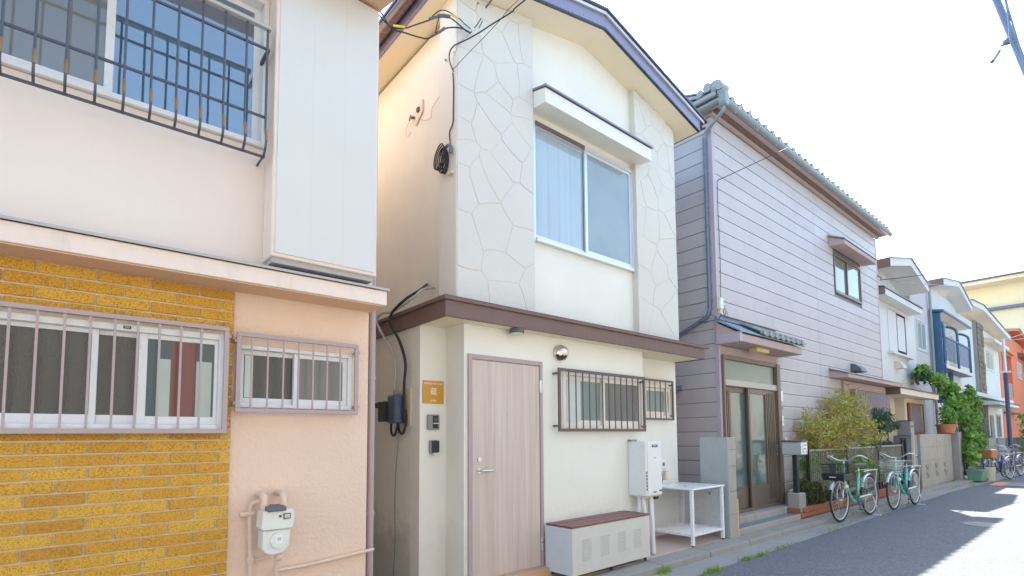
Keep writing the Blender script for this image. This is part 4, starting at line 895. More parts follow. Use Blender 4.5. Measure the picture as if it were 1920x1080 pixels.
HT = thing('water_heater', 'white wall hung gas water heater above taped pipes', 'water heater', (5.6, 4.3, 0.75))
MB().box(5.31, 5.62, 3.96, 4.228, 0.79, 1.444).build('heater_case', 'heaterwhite', HT, bevel=0.008)
MB().box(5.34, 5.618, 3.951, 3.961, 0.795, 1.440).build('front_cover', 'heaterwhite', HT, bevel=0.004)
MB().box(5.43, 5.54, 3.946, 3.952, 1.375, 1.405).build('badge', 'black_print', HT); text_part('badge_lettering', 'NORITZ', 0.024, (5.485, 3.9455, 1.39), 'white_print', HT)
text_part('model_lettering', 'GQ-1637', 0.016, (5.485, 3.9505, 1.245), 'darkgrey', HT)
m = MB()
for z_ in (0.86, 0.90, 0.94, 0.98, 1.02, 1.06): m.box(5.318, 5.332, 3.9545, 3.9605, z_, z_ + .025)
m.build('vent_slot', 'black', HT)
MB().box(5.33, 5.61, 3.98, 4.21, 0.775, 0.7899).build('base_plate', 'ivory_pipe', HT)
MB().box(5.31, 5.42, 4.17, 4.228, 1.4441, 1.468).build('mounting_bracket', 'midgrey', HT)
MB().box(5.44, 5.50, 3.948, 3.9515, 0.825, 0.84).box(5.56, 5.61, 3.948, 3.9515, 0.835, 0.855).build('small_label', 'darkgrey', HT)
MB().tube(bez([(5.40, 4.08, 0.80), (5.41, 4.08, 0.7), (5.44, 4.08, 0.55), (5.44, 4.09, 0.3), (5.44, 4.1, 0.11)], 4), 0.024, 10).build('taped_pipe', 'white_pvc', HT, smooth='all')
MB().tube(bez([(5.37, 4.12, 0.80), (5.38, 4.12, 0.7), (5.37, 4.14, 0.5), (5.37, 4.14, 0.11)], 4), 0.022, 10).build('taped_pipe', 'white_pvc', HT, smooth='all')
MB().tube(bez([(5.49, 4.04, 0.80), (5.49, 4.02, 0.6), (5.46, 3.99, 0.3), (5.44, 3.97, 0.09)], 5), [0.026] * 16, 10).build('taped_pipe', 'white_pvc', HT, smooth='all')
MB().tube(bez([(5.60, 4.10, 0.80), (5.60, 4.12, 0.7), (5.61, 4.14, 0.55), (5.61, 4.15, 0.5)], 4), 0.026, 10).tube([(5.61, 4.15, 0.50), (5.62, 4.17, 0.13)], 0.014, 8).build('gas_pipe', 'ivory_pipe', HT, smooth='all')
MB().tube([(5.70, 4.19, 0.62), (5.70, 4.19, 0.13)], 0.02, 10).build('drain_pipe', 'white_pvc', HT, smooth='all')
MB().tube(bez([(5.42, 4.05, 0.79), (5.43, 4.04, 0.74), (5.47, 4.04, 0.73), (5.50, 4.05, 0.79)], 4), 0.010, 8).cyl((5.53, 4.05, 0.80), (5.53, 4.05, 0.73), 0.018, 10).cyl((5.36, 4.05, .8), (5.36, 4.05, .745), .014, 10).build('valve', 'steel', HT)
MB().box(5.62, 5.70, 4.06, 4.10, 0.72, 0.80).build('gas_tag', 'black', HT, bevel=0.01).rotation_euler = (0, 0, 0)
HT.location = Vector(HT.location) + Vector((-.15, -.02, 0))
OS = thing('outdoor_socket', 'white waterproof power socket beside the water heater', 'socket', (5.72, 4.2, 1.1))
MB().box(5.66, 5.78, 4.13, 4.208, 1.08, 1.20).build('socket_cover', 'meterwhite', OS, bevel=0.01)
MB().box(5.71, 5.75, 4.126, 4.131, 1.12, 1.165).build('socket_opening', 'darkgrey', OS); MB().box(5.80, 5.86, 4.15, 4.208, 0.93, 1.06).build('socket_box', 'ivory_pipe', OS, bevel=0.008)
MB().tube(bez([(5.68, 4.14, 1.08), (5.67, 4.12, 1.03), (5.70, 4.13, 0.95), (5.71, 4.19, 0.8)], 4), 0.007, 6).build('socket_cord', 'midgrey', OS)

OS.location = Vector(OS.location) + Vector((.06, 0, 0.0))
CG = thing('white_cage', 'white steel mesh crate with solid top standing on the terrace', 'rubbish cage', (5.98, 3.84, 0.09))
# local frame: x along its front, y to the back; rotated a few degrees
def L(x, y, z): return (5.98 + x, 3.84 + y, z)
cw, cd, z0, z1 = 0.80, 0.66, 0.10, 0.818
for x, y in ((0, 0), (cw, 0), (0, cd), (cw, cd)):
    MB().box(5.98 + x - .02 * (x > 0) * 2 - 0, 5.98 + x + .04 - .04 * (x > 0), 3.84 + y - .04 * (y > 0), 3.84 + y + .04 - .04 * (y > 0), z0 + .004, z1 - .012).build('leg', 'cagewhite', CG, bevel=0.003)
    MB().cyl((5.98 + x + (.02 if x == 0 else -.02), 3.84 + y + (.02 if y == 0 else -.02), 0.088), (5.98 + x + (.02 if x == 0 else -.02), 3.84 + y + (.02 if y == 0 else -.02), 0.105), 0.016, 10).build('foot', 'black', CG)
MB().box(5.965, 5.98 + cw + .015, 3.825, 3.84 + cd + .015, z1 - .012, z1 + .012).build('top', 'cagewhite', CG, bevel=0.005)
m = MB(); m.box(6.02, 5.98 + cw - .04, 3.845, 3.865, .215, .245); m.box(6.02, 5.98 + cw - .04, 3.84 + cd - .03, 3.84 + cd - .005, .215, .245); m.box(5.985, 6.01, 3.88, 3.84 + cd - .04, .215, .245); m.box(5.98 + cw - .035, 5.98 + cw - .01, 3.88, 3.84 + cd - .04, .215, .245); m.build('shelf_frame', 'cagewhite', CG, bevel=0.002)
def mesh_sheet(name, u0, u1, v0, v1, fn, step=0.026, r=0.0034):
    mb = MB()
    def clipseg(d):
        pts = []
        for s in (1, -1):
            k = u0 - v1 - 1
            while k < u1 + 2:
                # line u = k + s*v
                seg = []
                for v in (v0, v1): seg.append([k + s * (v - v0), v])
                (ua, va), (ub, vb) = seg
                if ua > ub: ua, va, ub, vb = ub, vb, ua, va
                if ub <= u0 or ua >= u1: k += step; continue
                if ua < u0: t = (u0 - ua) / (ub - ua); va = va + (vb - va) * t; ua = u0
                if ub > u1: t = (u1 - ua) / (ub - ua); vb = va + (vb - va) * t; ub = u1
                pts.append(((ua, va), (ub, vb))); k += step
        return pts
    for (a, b) in clipseg(0): mb.tube([fn(*a), fn(*b)], r, 4, cap=False)
    o = mb.build(name, 'cagewhite', CG); o['kind'] = 'stuff'; return o
mesh_sheet('mesh_panel', 6.02, 6.74, 0.245, 0.806, lambda u, v: (u, 3.84 + cd - .018, v))
mesh_sheet('mesh_panel', 3.88, 4.46, 0.245, 0.806, lambda u, v: (5.98 + cw - .022, u, v))
mesh_sheet('mesh_shelf', 6.0, 6.76, 3.86, 4.48, lambda u, v: (u, v, 0.232))
MB().tube([(6.40, 3.838, .806), (6.40, 3.834, .76)], .004, 6).build('latch_hook', 'alu', CG); MB().box(6.392, 6.408, 3.826, 3.842, .725, .762).build('padlock', 'darkgrey', CG)
CG.rotation_euler = (0, 0, R(1.0))

# ------------------------------------------------------------------ mauve house
MH = thing('mauve_house', 'two storey house in mauve horizontal siding with tiled roof', 'house', (11.5, 4.4, 0))
PXL, PXR, PY, PZ0, PZ1 = 7.65, 15.93, 4.35, 0.20, 6.42
wall_open(MB(), PXL + .03, PXR - .01, 4.38, 4.6, 0.05, 6.79, [(7.72, 9.66, 0.2, 2.80), (12.82, 14.54, 4.74, 5.62)]).build('front_backing', 'sash_dark', MH)
MB().box(PXL + .03, PXL + .2, 4.6, 12.0, 0.05, 6.79).build('side_backing', 'sash_dark', MH); MB().box(PXR - .2, PXR - .01, 4.6, 12, 0.05, 6.79).build('side_backing', 'sash_dark', MH)
pitch = 0.235; gap = 0.008; DX0, DX1, DZ = 7.70, 9.72, 2.94
def board(x0, x1, z0, z1): 
    mb = MB(); mb.prism([(4.38, z0), (4.352, z0), (4.350, z0 + .012), (4.350, z1 - .02), (4.358, z1), (4.38, z1)], 'x', x0, x1); mb.build('siding_board', 'siding', MH)
holes2 = [(DX0, DX1, 0.0, 3.30), (12.78, 14.58, 4.70, 5.66), (13.25, 15.93, 1.58, 2.60)]
z = 4.154 - pitch * 17
while z < 6.78:
    a, b = z + gap, z + pitch; a = max(a, PZ0); b = min(b, 6.775)
    if b - a > 0.03:
        for (sx0, sx1) in ((PXL + .075, 11.755), (11.775, PXR)):
            segs = [(sx0, sx1)]
            for (hx0, hx1, hz0_, hz1_) in holes2:
                if a < hz1_ - 0.02 and b > hz0_ + 0.02:
                    ns = []
                    for s0, s1 in segs:
                        if hx1 <= s0 or hx0 >= s1: ns.append((s0, s1)); continue
                        if s0 < hx0: ns.append((s0, hx0))
                        if hx1 < s1: ns.append((hx1, s1))
                    segs = ns
            for s0, s1 in segs:
                if s1 - s0 > 0.02: board(s0, s1, a, b)
        mb = MB(); mb.prism([(PXL + .03, a), (PXL + .002, a), (PXL, a + .012), (PXL, b - .02), (PXL + .008, b), (PXL + .03, b)], 'y', 4.42, 11.9); mb.build('siding_board', 'siding', MH)
    z += pitch
MB().box(11.757, 11.773, 4.349, 4.378, PZ0, 6.73).build('siding_joint_cover', 'mauve_trim', MH)
MB().box(PXL - .008, PXL + .074, 4.342, 4.378, 2.95, 6.735).box(PXL - .008, PXL + .028, 4.379, 4.419, 2.95, 6.735).box(PXL - .008, PXL + .05, 4.342, 4.378, 0.2, 2.949).box(PXL - .008, PXL + .028, 4.379, 4.419, 0.2, 2.949).build('corner_trim', 'mauve_trim', MH, bevel=0.003)
MB().box(PXR - .05, PXR + .01, 4.343, 4.36, 0.2, 6.735).build('corner_trim', 'mauve_trim', MH)
MB().box(PXL, PXR, 4.37, 12, 0.0, 0.2).build('plinth', 'concrete', MH)
# eaves: stepped pink mouldings, gutter, tiles
e = MB(); e.box(7.60, 16.02, 4.285, 4.349, 6.738, 6.80); e.box(7.55, 16.10, 4.11, 4.349, 6.801, 6.88)
e.box(7.60, 7.649, 4.35, 11.9, 6.738, 6.80); e.box(7.55, 7.649, 4.35, 11.9, 6.801, 6.88)
e.build('eave_moulding', 'pink_eave', MH, bevel=0.005)
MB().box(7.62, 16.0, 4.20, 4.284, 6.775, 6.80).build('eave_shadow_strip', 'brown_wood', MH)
def half_gutter_x(y, z, xa, xb, r, mat, parent, name='gutter', th=0.006):
    angs = [math.pi + math.pi * i / 10 for i in range(11)]
    poly = [(y + r * math.cos(a), z + r * math.sin(a)) for a in angs] + [(y + (r - th) * math.cos(a), z + (r - th) * math.sin(a)) for a in reversed(angs)]
    n = len(poly); vs = [(xa, p[0], p[1]) for p in poly] + [(xb, p[0], p[1]) for p in poly]
    return MB().add(vs, [(i, (i + 1) % n, (i + 1) % n + n, i + n) for i in range(n)] + [tuple(range(n))[::-1], tuple(range(n, 2 * n))]).build(name, mat, parent, smooth=True)
half_gutter_x(4.045, 6.83, 7.50, 16.12, 0.065, 'gutter', MH)
for i in range(12): MB().tube([(7.9 + i * .74, 4.11, 6.80), (7.9 + i * .74, 4.045, 6.76), (7.9 + i * .74, 3.975, 6.81), (7.9 + i * .74, 3.975, 6.85)], 0.006, 5).build('gutter_bracket', 'alu', MH)
half_gutter(7.49, 6.83, 4.06, 11.9, 0.065, 'gutter', MH)
MB().prism([(7.43, 6.74), (7.43, 6.93), (7.57, 6.93), (7.57, 6.74), (7.54, 6.69), (7.46, 6.69)], 'y', 3.965, 4.09).build('hopper', 'gutter', MH, bevel=0.015)
MB().tube(bez([(7.50, 4.03, 6.70), (7.50, 4.05, 6.64), (7.53, 4.16, 6.58), (7.58, 4.36, 6.50), (7.60, 4.44, 6.45), (7.605, 4.455, 6.36)], 5), 0.028, 10).build('hopper_pipe', 'gutter', MH, smooth='all')
MB().tube([(7.605, 4.455, 6.38), (7.605, 4.455, 3.52), (7.60, 4.50, 3.42), (7.60, 5.6, 2.97)], 0.032, 12).build('downpipe', 'bluepipe', MH, smooth=True)
# roof surface and kawara tiles
MB().prism([(4.03, 6.85), (4.03, 6.90), (8.1, 8.45), (12.2, 6.90), (12.2, 6.85), (8.1, 8.39)], 'x', 7.46, 16.15).build('roof_deck', 'roof_tile', MH)
def tile_mesh(w=0.29, d=0.30):
    n = 8; vs = []; fs = []
    for t in (0, 1):
        for i in range(n + 1):
            u = i / n; zz = 0.018 * math.cos(u * 2 * math.pi) * (1 if u < 0.5 else 1) + 0.02
            vs.append((u * w, t * d, zz + t * 0.0)); 
    base = len(vs)
    for t in (0, 1):
        for i in range(n + 1): v = vs[t * (n + 1) + i]; vs.append((v[0], v[1], v[2] - 0.022))
    for i in range(n):
        fs.append((i, i + 1, n + 2 + i, n + 1 + i)); fs.append((base + i + 1, base + i, base + n + 1 + i, base + n + 2 + i)); fs.append((i + 1, i, base + i, base + i + 1))
    fs.append((0, n + 1, base + n + 1, base)); fs.append((n, base + n, base + 2 * n + 1, 2 * n + 1))
    return MB().add(vs, fs)
tm = tile_mesh().mesh('roof_tile', 'roof_tile', smooth=True)
# round nose of each eave tile
def nose_mesh(r=0.045):
    return MB().cyl((0, -0.035, 0), (0, 0.05, 0.02), r, 12).mesh('eave_tile', 'roof_tile', smooth=True)
nm = nose_mesh(); ang = math.atan2(8.45 - 6.90, 8.1 - 4.03)
for i in range(30):
    x = 7.46 + i * 0.288
    for k_ in range(6): inst('roof_tile', tm, MH, (x, 4.02 + k_ * 0.255, 6.905 + k_ * 0.255 * math.tan(ang)), (ang, 0, 0))
    inst('eave_tile', nm, MH, (x + 0.0, 4.04, 6.915))
# corner ornament
MB().box(7.40, 7.52, 4.12, 11.8, 6.88, 6.97).build('verge_ridge', 'roof_tile', MH, bevel=0.02)
MB().sphere((7.47, 4.14, 7.06), 0.115, sc_=(.8, 1, 1)).build('ridge_end_tile', 'roof_tile', MH, smooth=True)
for (y, z_, r_) in ((4.04, 6.99, .06), (4.25, 7.06, .07), (4.38, 7.02, .055), (4.62, 7.0, .055), (4.9, 7.0, .055), (5.2, 7.0, .055), (5.5, 7.0, .055), (5.8, 7.0, .055), (6.1, 7, .055)):
    MB().cyl((7.38, y, z_), (7.60, y, z_ + .03), r_, 14).build('verge_tile', 'roof_tile', MH, smooth=True)

# upper window and its awning
sliding_window(MH, 12.80, 14.56, 4.72, 5.64, 4.35, 0.05, 'bronze_alu', ('g_grey', 'g_far'), lw=0.045)
MB().prism([(4.02, 5.70), (4.02, 5.80), (4.349, 5.95), (4.349, 5.74)], 'x', 12.55, 14.75).build('window_awning', 'pink_eave', MH, bevel=0.005)
MB().prism([(4.0, 5.803), (4.0, 5.825), (4.349, 5.985), (4.349, 5.953)], 'x', 12.5, 14.8).build('awning_flashing', 'gutter', MH)
# lower right canopy and latticed window
MB().prism([(3.98, 2.72), (3.98, 2.80), (4.349, 2.92), (4.349, 2.74)], 'x', 12.25, 16.2).build('lower_canopy', 'pink_eave', MH, bevel=0.005)
MB().prism([(3.96, 2.803), (3.96, 2.82), (4.349, 2.945), (4.349, 2.923)], 'x', 12.2, 16.25).build('canopy_flashing', 'gutter', MH)
MB().box(12.9, 15.9, 4.30, 4.349, 2.55, 2.715).box(12.9, 13.25, 4.30, 4.349, 1.5, 2.549).build('window_surround', 'pink_eave', MH)
sliding_window(MH, 13.27, 15.85, 1.60, 2.53, 4.33, 0.05, 'bronze_alu', ('g_dark', 'g_dark'), lw=0.045)
lg = empty('window_lattice', (14.5, 4.2, 1.55), MH); lm = MB().box(-.008, .008, -.012, .012, 0, 0.94).mesh('lattice_bar', 'mauve_trim')
MB().box(13.3, 15.85, 4.215, 4.255, 1.57, 1.61).box(13.3, 15.85, 4.215, 4.255, 2.48, 2.52).build('lattice_rail', 'bronze_alu', lg)
for i in range(23): inst('lattice_bar', lm, lg, (13.34 + i * .112, 4.20, 1.575))
MB().box(13.15, 13.9, 4.12, 4.14, 1.5, 1.6).build('bracket', 'mauve_trim', lg)
vh = MB(); vh.prism([(4.349, 3.16), (4.25, 3.14), (4.14, 3.04), (4.11, 2.96), (4.349, 2.96)], 'x', 13.55, 13.95); vh.build('vent_cowl', 'darkgrey', MH, bevel=0.01)
# entrance porch
DP = empty('entrance', (8.7, 4.35, 0.27), MH)
f = MB(); f.box(7.70, 7.745, 4.30, 4.50, 0.27, 2.80); f.box(9.56, 9.68, 4.285, 4.50, 0.27, 2.80); f.box(7.745, 9.56, 4.30, 4.50, 2.735, 2.80); f.box(7.745, 9.56, 4.30, 4.46, 0.27, 0.305)
f.build('door_frame', 'bronze_alu', DP, bevel=0.004)
MB().box(7.745, 9.56, 4.305, 4.45, 2.31, 2.41).build('lintel_rail', 'silver_brown', DP, bevel=0.004)
MB().box(7.745, 9.52, 4.35, 4.356, 2.41, 2.735).build('transom_pane', 'g_transom', DP)
MB().box(7.65, 9.75, 4.352, 4.378, 2.80, 2.95).box(7.66, 7.70, 4.36, 4.378, .27, 2.80).box(9.68, 9.73, 4.352, 4.378, .2, 2.80).build('head_board', 'pink_eave', DP)
for (p, q, yy, lat) in ((7.745, 8.66, 4.40, 'L'), (8.55, 9.56, 4.34, 'R')):
    d = empty('sliding_door', ((p + q) / 2, yy, 0.3), MH)
    s = MB(); s.box(p, p + .055, yy, yy + .035, 0.305, 2.31); s.box(q - .055, q, yy, yy + .035, 0.305, 2.31); s.box(p + .055, q - .055, yy, yy + .035, 2.22, 2.31)
    s.box(p + .055, q - .055, yy + .004, yy + .031, 0.305, 0.62); s.box(p + .055, q - .055, yy, yy + .035, 0.62, 0.655)
    s.build('door_stile', 'bronze_alu', d, bevel=0.003)
    MB().box(p + .05, q - .05, yy + .02, yy + .026, 0.655, 2.22).build('door_pane', 'g_door', d)
    xs3 = [p + .085 + i * .052 for i in range(4)] if lat == 'L' else [q - .10 - i * .058 for i in range(5)]
    for x in xs3: MB().box(x - .013, x + .013, yy - .012, yy + .018, 0.62 if lat == 'L' else 0.40, 2.25).build('door_slat', 'bronze_alu', d)
    xq = xs3[-1] + .05 if lat == 'L' else xs3[-1] - .05
    MB().box(xq - .015, xq + .015, yy - .004, yy + .018, 0.655, 2.22).build('door_mullion', 'bronze_alu', d)
MB().box(9.525, 9.545, 4.325, 4.341, 1.15, 1.35).build('door_pull', 'steel', DP, bevel=0.004)
# door canopy with tiles
MB().prism([(3.95, 2.955), (3.95, 3.075), (4.349, 3.30), (4.349, 2.955)], 'x', 7.58, 9.86).build('porch_canopy', 'pink_eave', MH, bevel=0.006)
MB().box(7.575, 7.66, 3.945, 4.34, 2.95, 3.10).build('canopy_end_board', 'mauve_trim', MH)
MB().prism([(3.92, 3.09), (3.92, 3.115), (4.349, 3.36), (4.349, 3.33)], 'x', 7.55, 9.92).build('canopy_flashing', 'teal_tile', MH)
MB().box(7.55, 9.75, 4.31, 4.349, 3.352, 3.40).build('canopy_head_flashing', 'bluepipe', MH)
st = tile_mesh(0.20, 0.24).mesh('canopy_tile', 'roof_tile', smooth=True); an2 = math.atan2(0.245, 0.429)
nm2 = MB().cyl((0, -0.03, 0), (0, 0.04, 0.015), 0.042, 12).mesh('eave_tile', 'roof_tile', smooth=True)
for i in range(11):
    if i < 3: continue
    for k_ in range(2): inst('canopy_tile', st, MH, (7.63 + i * .205, 3.88 + k_ * .2, 3.12 + k_ * .2 * math.tan(an2)), (an2, 0, 0))
    inst('eave_tile', nm2, MH, (7.64 + i * .205, 3.89, 3.155))
MB().box(8.35, 8.78, 4.05, 4.20, 2.885, 2.955).build('porch_light', 'lampglass', MH, bevel=0.012)
# side lean-to
MB().box(6.95, 7.648, 5.2, 9.0, 0.05, 2.18).build('lean_to_wall', 'siding', MH)
for i in range(9): MB().box(6.938, 6.95, 5.2, 9.0, 0.1 + i * .235, 0.1 + i * .235 + .227).build('siding_board', 'siding', MH)
for i in range(9): MB().box(6.95, 7.64, 5.188, 5.2, 0.1 + i * .235, 0.1 + i * .235 + .227).build('siding_board', 'siding', MH)
MB().prism([(6.80, 2.18), (6.80, 2.26), (7.648, 2.36), (7.648, 2.28)], 'y', 5.05, 9.1).build('lean_to_roof', 'bluepipe', MH)
MB().box(6.93, 7.0, 5.17, 5.20, 0.1, 2.18).build('lean_to_trim', 'mauve_trim', MH)
# step, threshold
g = MB().box(7.66, 9.66, 4.10, 4.349, 0.08, 0.262); struct('threshold', g, 'concrete', 'concrete threshold below the mauve house door', bevel=0.012)
g = MB().box(7.12, 9.25, 3.90, 4.10, 0.02, 0.165); g.box(7.15, 9.7, 4.10, 4.14, 0.02, 0.165)
g = MB().box(7.14, 9.30, 3.895, 4.098, 0.02, 0.158); struct('entrance_step', g, 'slab', 'blue grey tiled step before the mauve house door', bevel=0.008)
g = MB().box(7.14, 9.30, 3.87, 3.893, 0.02, 0.165); struct('step_nosing', g, 'concrete', 'concrete nosing along the entrance step', bevel=0.006)
# small fixings on the mauve wall
def plate(name, label, x0, x1, z0, z1, mat, cat, txt=None, d=0.012):
    t = thing(name, label, cat, ((x0 + x1) / 2, 4.35, z0)); MB().box(x0, x1, 4.35 - d, 4.3495, z0, z1).build('plate', mat, t, bevel=0.002)
    if txt: text_part('plate_lettering', txt, (x1 - x0) * 0.7, ((x0 + x1) / 2, 4.3495 - d, (z0 + z1) / 2), 'black_print', t)
plate('name_plate', 'tall white name plate right of the mauve house door', 9.80, 9.88, 2.13, 2.32, 'white_print', 'name plate')
plate('address_plate', 'small blue address plate under the upper name plate', 9.80, 9.87, 1.98, 2.05, 'teal_tile', 'address plate')
plate('number_plate', 'narrow white number plate below the blue plate', 9.81, 9.88, 1.68, 1.86, 'white_print', 'name plate', '三\n六')
plate('door_bell', 'white door bell at hand height beside the mauve house door', 9.86, 9.93, 1.30, 1.46, 'meterwhite', 'door bell', None, 0.03)
EB = thing('wire_terminal_box', 'ivory terminal box with looped wires near the canopy of the mauve house', 'junction box', (7.66, 4.3, 3.6))
MB().box(7.62, 7.72, 4.27, 4.341, 3.52, 3.70).build('box_body', 'meterwhite', EB, bevel=0.01)
MB().box(7.64, 7.70, 4.28, 4.335, 3.44, 3.52).build('terminal', 'ivory_pipe', EB, bevel=0.008)
for i in range(3): MB().tube([(7.74 + .05 * i + .045 * math.cos(a), 4.30, 3.55 - .05 * i + .06 * math.sin(a)) for a in [2 * math.pi * j / 14 for j in range(14)]], 0.0035, 5, closed=True).build('wire_loop', 'cable_black', EB)
MB().tube(bez([(7.66, 4.30, 3.45), (7.62, 4.31, 3.36), (7.50, 4.36, 3.32), (7.40, 4.50, 3.30), (7.5, 4.6, 3.34), (7.6, 4.5, 3.33)], 5), 0.006, 6).build('wire_tail', 'cable_black', EB)
wire('wall_cable', 'thin black cable down the corner of the mauve house', bez([(7.76, 4.335, 5.68), (7.755, 4.335, 5.1), (7.77, 4.335, 4.5), (7.76, 4.335, 4.1), (7.72, 4.325, 3.72)], 6), 0.005, 'cable_black', 5)
wire('service_wire', 'thin service wire leaving the mauve house corner to the street pole', sag((7.76, 4.33, 5.68), (13.9, 1.26, 9.42), 0.02), 0.007, 'cable_black', 5)
# ------------------------------------------------------------------ gate post, stake, mailbox
GP = thing('gate_pier', 'concrete block pier skimmed blue grey on its flank beside the white cage', 'wall', (7, 3.85, 0))
PZS = [0.05, 0.40, 0.72, 1.07, 1.30, 1.485]
for i in range(5): MB().box(6.885, 7.09, 3.82, 4.26, PZS[i] + .004, PZS[i + 1] - .004).build('block', 'concrete', GP, bevel=0.008)
MB().box(6.862, 6.884, 3.815, 4.262, 0.05, 1.487).build('skim_coat', 'mint', GP, bevel=0.006)
MB().box(6.89, 7.085, 3.826, 4.25, 0.05, 1.478).build('mortar_core', 'gutterc', GP)
WS = MB().box(7.115, 7.145, 3.835, 3.86, 0.06, 0.60).build('timber_stake', 'stake'); tag(WS, 'raw timber stake leaning on the concrete pier', 'stake')
MBX = thing('mailbox', 'grey metal mailbox on a dark post in a concrete foot', 'mailbox', (9.6, 4.0, 0.25))
MB().box(9.37, 9.63, 3.90, 4.12, 0.17, 0.50).build('concrete_foot', 'concrete', MBX, bevel=0.015)
MB().box(9.45, 9.53, 3.96, 4.04, 0.50, 1.16).build('post', 'black', MBX, bevel=0.004)
MB().box(9.38, 9.62, 3.84, 4.18, 1.16, 1.385).build('box_body', 'alu', MBX, bevel=0.01)
MB().hexa([(9.36, 3.82, 1.385), (9.64, 3.82, 1.385), (9.64, 4.20, 1.385), (9.36, 4.20, 1.385), (9.37, 3.83, 1.405), (9.63, 3.83, 1.405), (9.63, 4.19, 1.415), (9.37, 4.19, 1.415)]).build('lid', 'darkgrey', MBX, bevel=0.004)
MB().box(9.42, 9.60, 3.832, 3.84, 1.20, 1.35).build('front_label', 'white_print', MBX)
MB().box(9.44, 9.58, 3.828, 3.833, 1.325, 1.335).box(9.44, 9.53, 3.828, 3.833, 1.27, 1.277).box(9.44, 9.56, 3.828, 3.833, 1.255, 1.262).box(9.43, 9.45, 3.826, 3.833, 1.205, 1.225).box(9.55, 9.57, 3.826, 3.833, 1.205, 1.225).build('label_print', 'black_print', MBX)
WT = thing('water_tap', 'small wall tap with a short pipe at the foot of the mauve wall', 'tap', (9.65, 4.3, 0.5))
MB().cyl((9.66, 4.20, 0.50), (9.90, 4.20, 0.52), 0.018, 8).cyl((9.66, 4.20, .52), (9.66, 4.20, .25), .02, 8).cyl((9.66, 4.2, .5), (9.62, 4.16, .49), .022, 8).build('tap_pipe', 'ivory_pipe', WT)
# planter of brick edging
PL = thing('brick_planter', 'low red brick edging that holds the shrub bed behind the kerb', 'planter', (12.5, 3.9, 0))
for r_ in range(2):
    x = 9.34 + (0.11 if r_ else 0)
    while x < 16.0:
        MB().box(x + .004, min(x + .216, 16.1), 3.875 + random.uniform(-.004, .004), 3.965, 0.082 + r_ * .087, 0.164 + r_ * .087).build('brick', 'redbrick', PL, bevel=0.005); x += .22
MB().box(9.34, 16.1, 3.967, 4.30, 0.05, 0.235).build('soil', 'soil', PL)
MB().box(9.30, 9.335, 3.88, 4.25, .08, .25).build('end_brick', 'redbrick', PL)
# iron fence
FN = thing('iron_railing', 'low dark iron railing before the shrub bed', 'fence', (12.7, 3.99, 0.25))
for x in (10.08, 12.0, 14.0, 15.9): MB().box(x - .03, x + .03, 3.985, 4.045, 0.2, 1.28).build('fence_post', 'black', FN)
MB().box(10.1, 15.9, 3.995, 4.03, 1.20, 1.235).build('rail', 'midgrey', FN); MB().box(10.1, 15.9, 3.995, 4.03, 0.40, 0.43).build('rail', 'black', FN)
pk = MB().box(-.007, .007, -.007, .007, 0, 0.78).mesh('picket', 'fence_grey')
for i in range(62): inst('picket', pk, FN, (10.2 + i * .092, 4.012, 0.425))

# ------------------------------------------------------------------ foliage
def foliage(blobs, n, size, seed, elong=1.6, up=0.3, fold=False):
    """many leaf faces through a set of ellipsoid clumps, thinned so sky and wall show through"""
    rnd = random.Random(seed); mb = MB(); vol = [b[3] * b[4] * b[5] for b in blobs]; tot = sum(vol)
    for b, v in zip(blobs, vol):
        cl = [(rnd.gauss(0, .5), rnd.gauss(0, .5), rnd.gauss(0, .5)) for _ in range(7)]
        for _ in range(int(n * v / tot)):
            c = rnd.choice(cl); s_ = 0.33
            u = [c[i] + rnd.gauss(0, s_) for i in range(3)]
            d = math.sqrt(sum(q * q for q in u))
            if d > 1.15: 
                k_ = rnd.uniform(.75, 1.15) / d; u = [q * k_ for q in u]
            p = Vector((b[0] + u[0] * b[3], b[1] + u[1] * b[4], b[2] + u[2] * b[5]))
            nrm = Vector((u[0] * .5 + rnd.gauss(0, .7), u[1] * .5 + rnd.gauss(0, .7), up + rnd.gauss(0, .6))).normalized()
            a = nrm.orthogonal().normalized(); ro = Matrix.Rotation(rnd.uniform(0, 6.28), 3, nrm); a = ro @ a; w_ = nrm.cross(a)
            L_ = size * rnd.uniform(.6, 1.3); W = L_ / elong
            if fold: mb.add([p - a * L_ * .5, p + w_ * W * .5 - a * L_ * .1 + nrm * W * .15, p + a * L_ * .5, p - w_ * W * .5 - a * L_ * .1 + nrm * W * .15, p + nrm * 0 + a * 0], [(0, 1, 4), (1, 2, 4), (2, 3, 4), (3, 0, 4)])
            else: mb.add([p - a * L_ * .5, p + w_ * W * .5, p + a * L_ * .5, p - w_ * W * .5], [(0, 1, 2, 3)])
    return mb
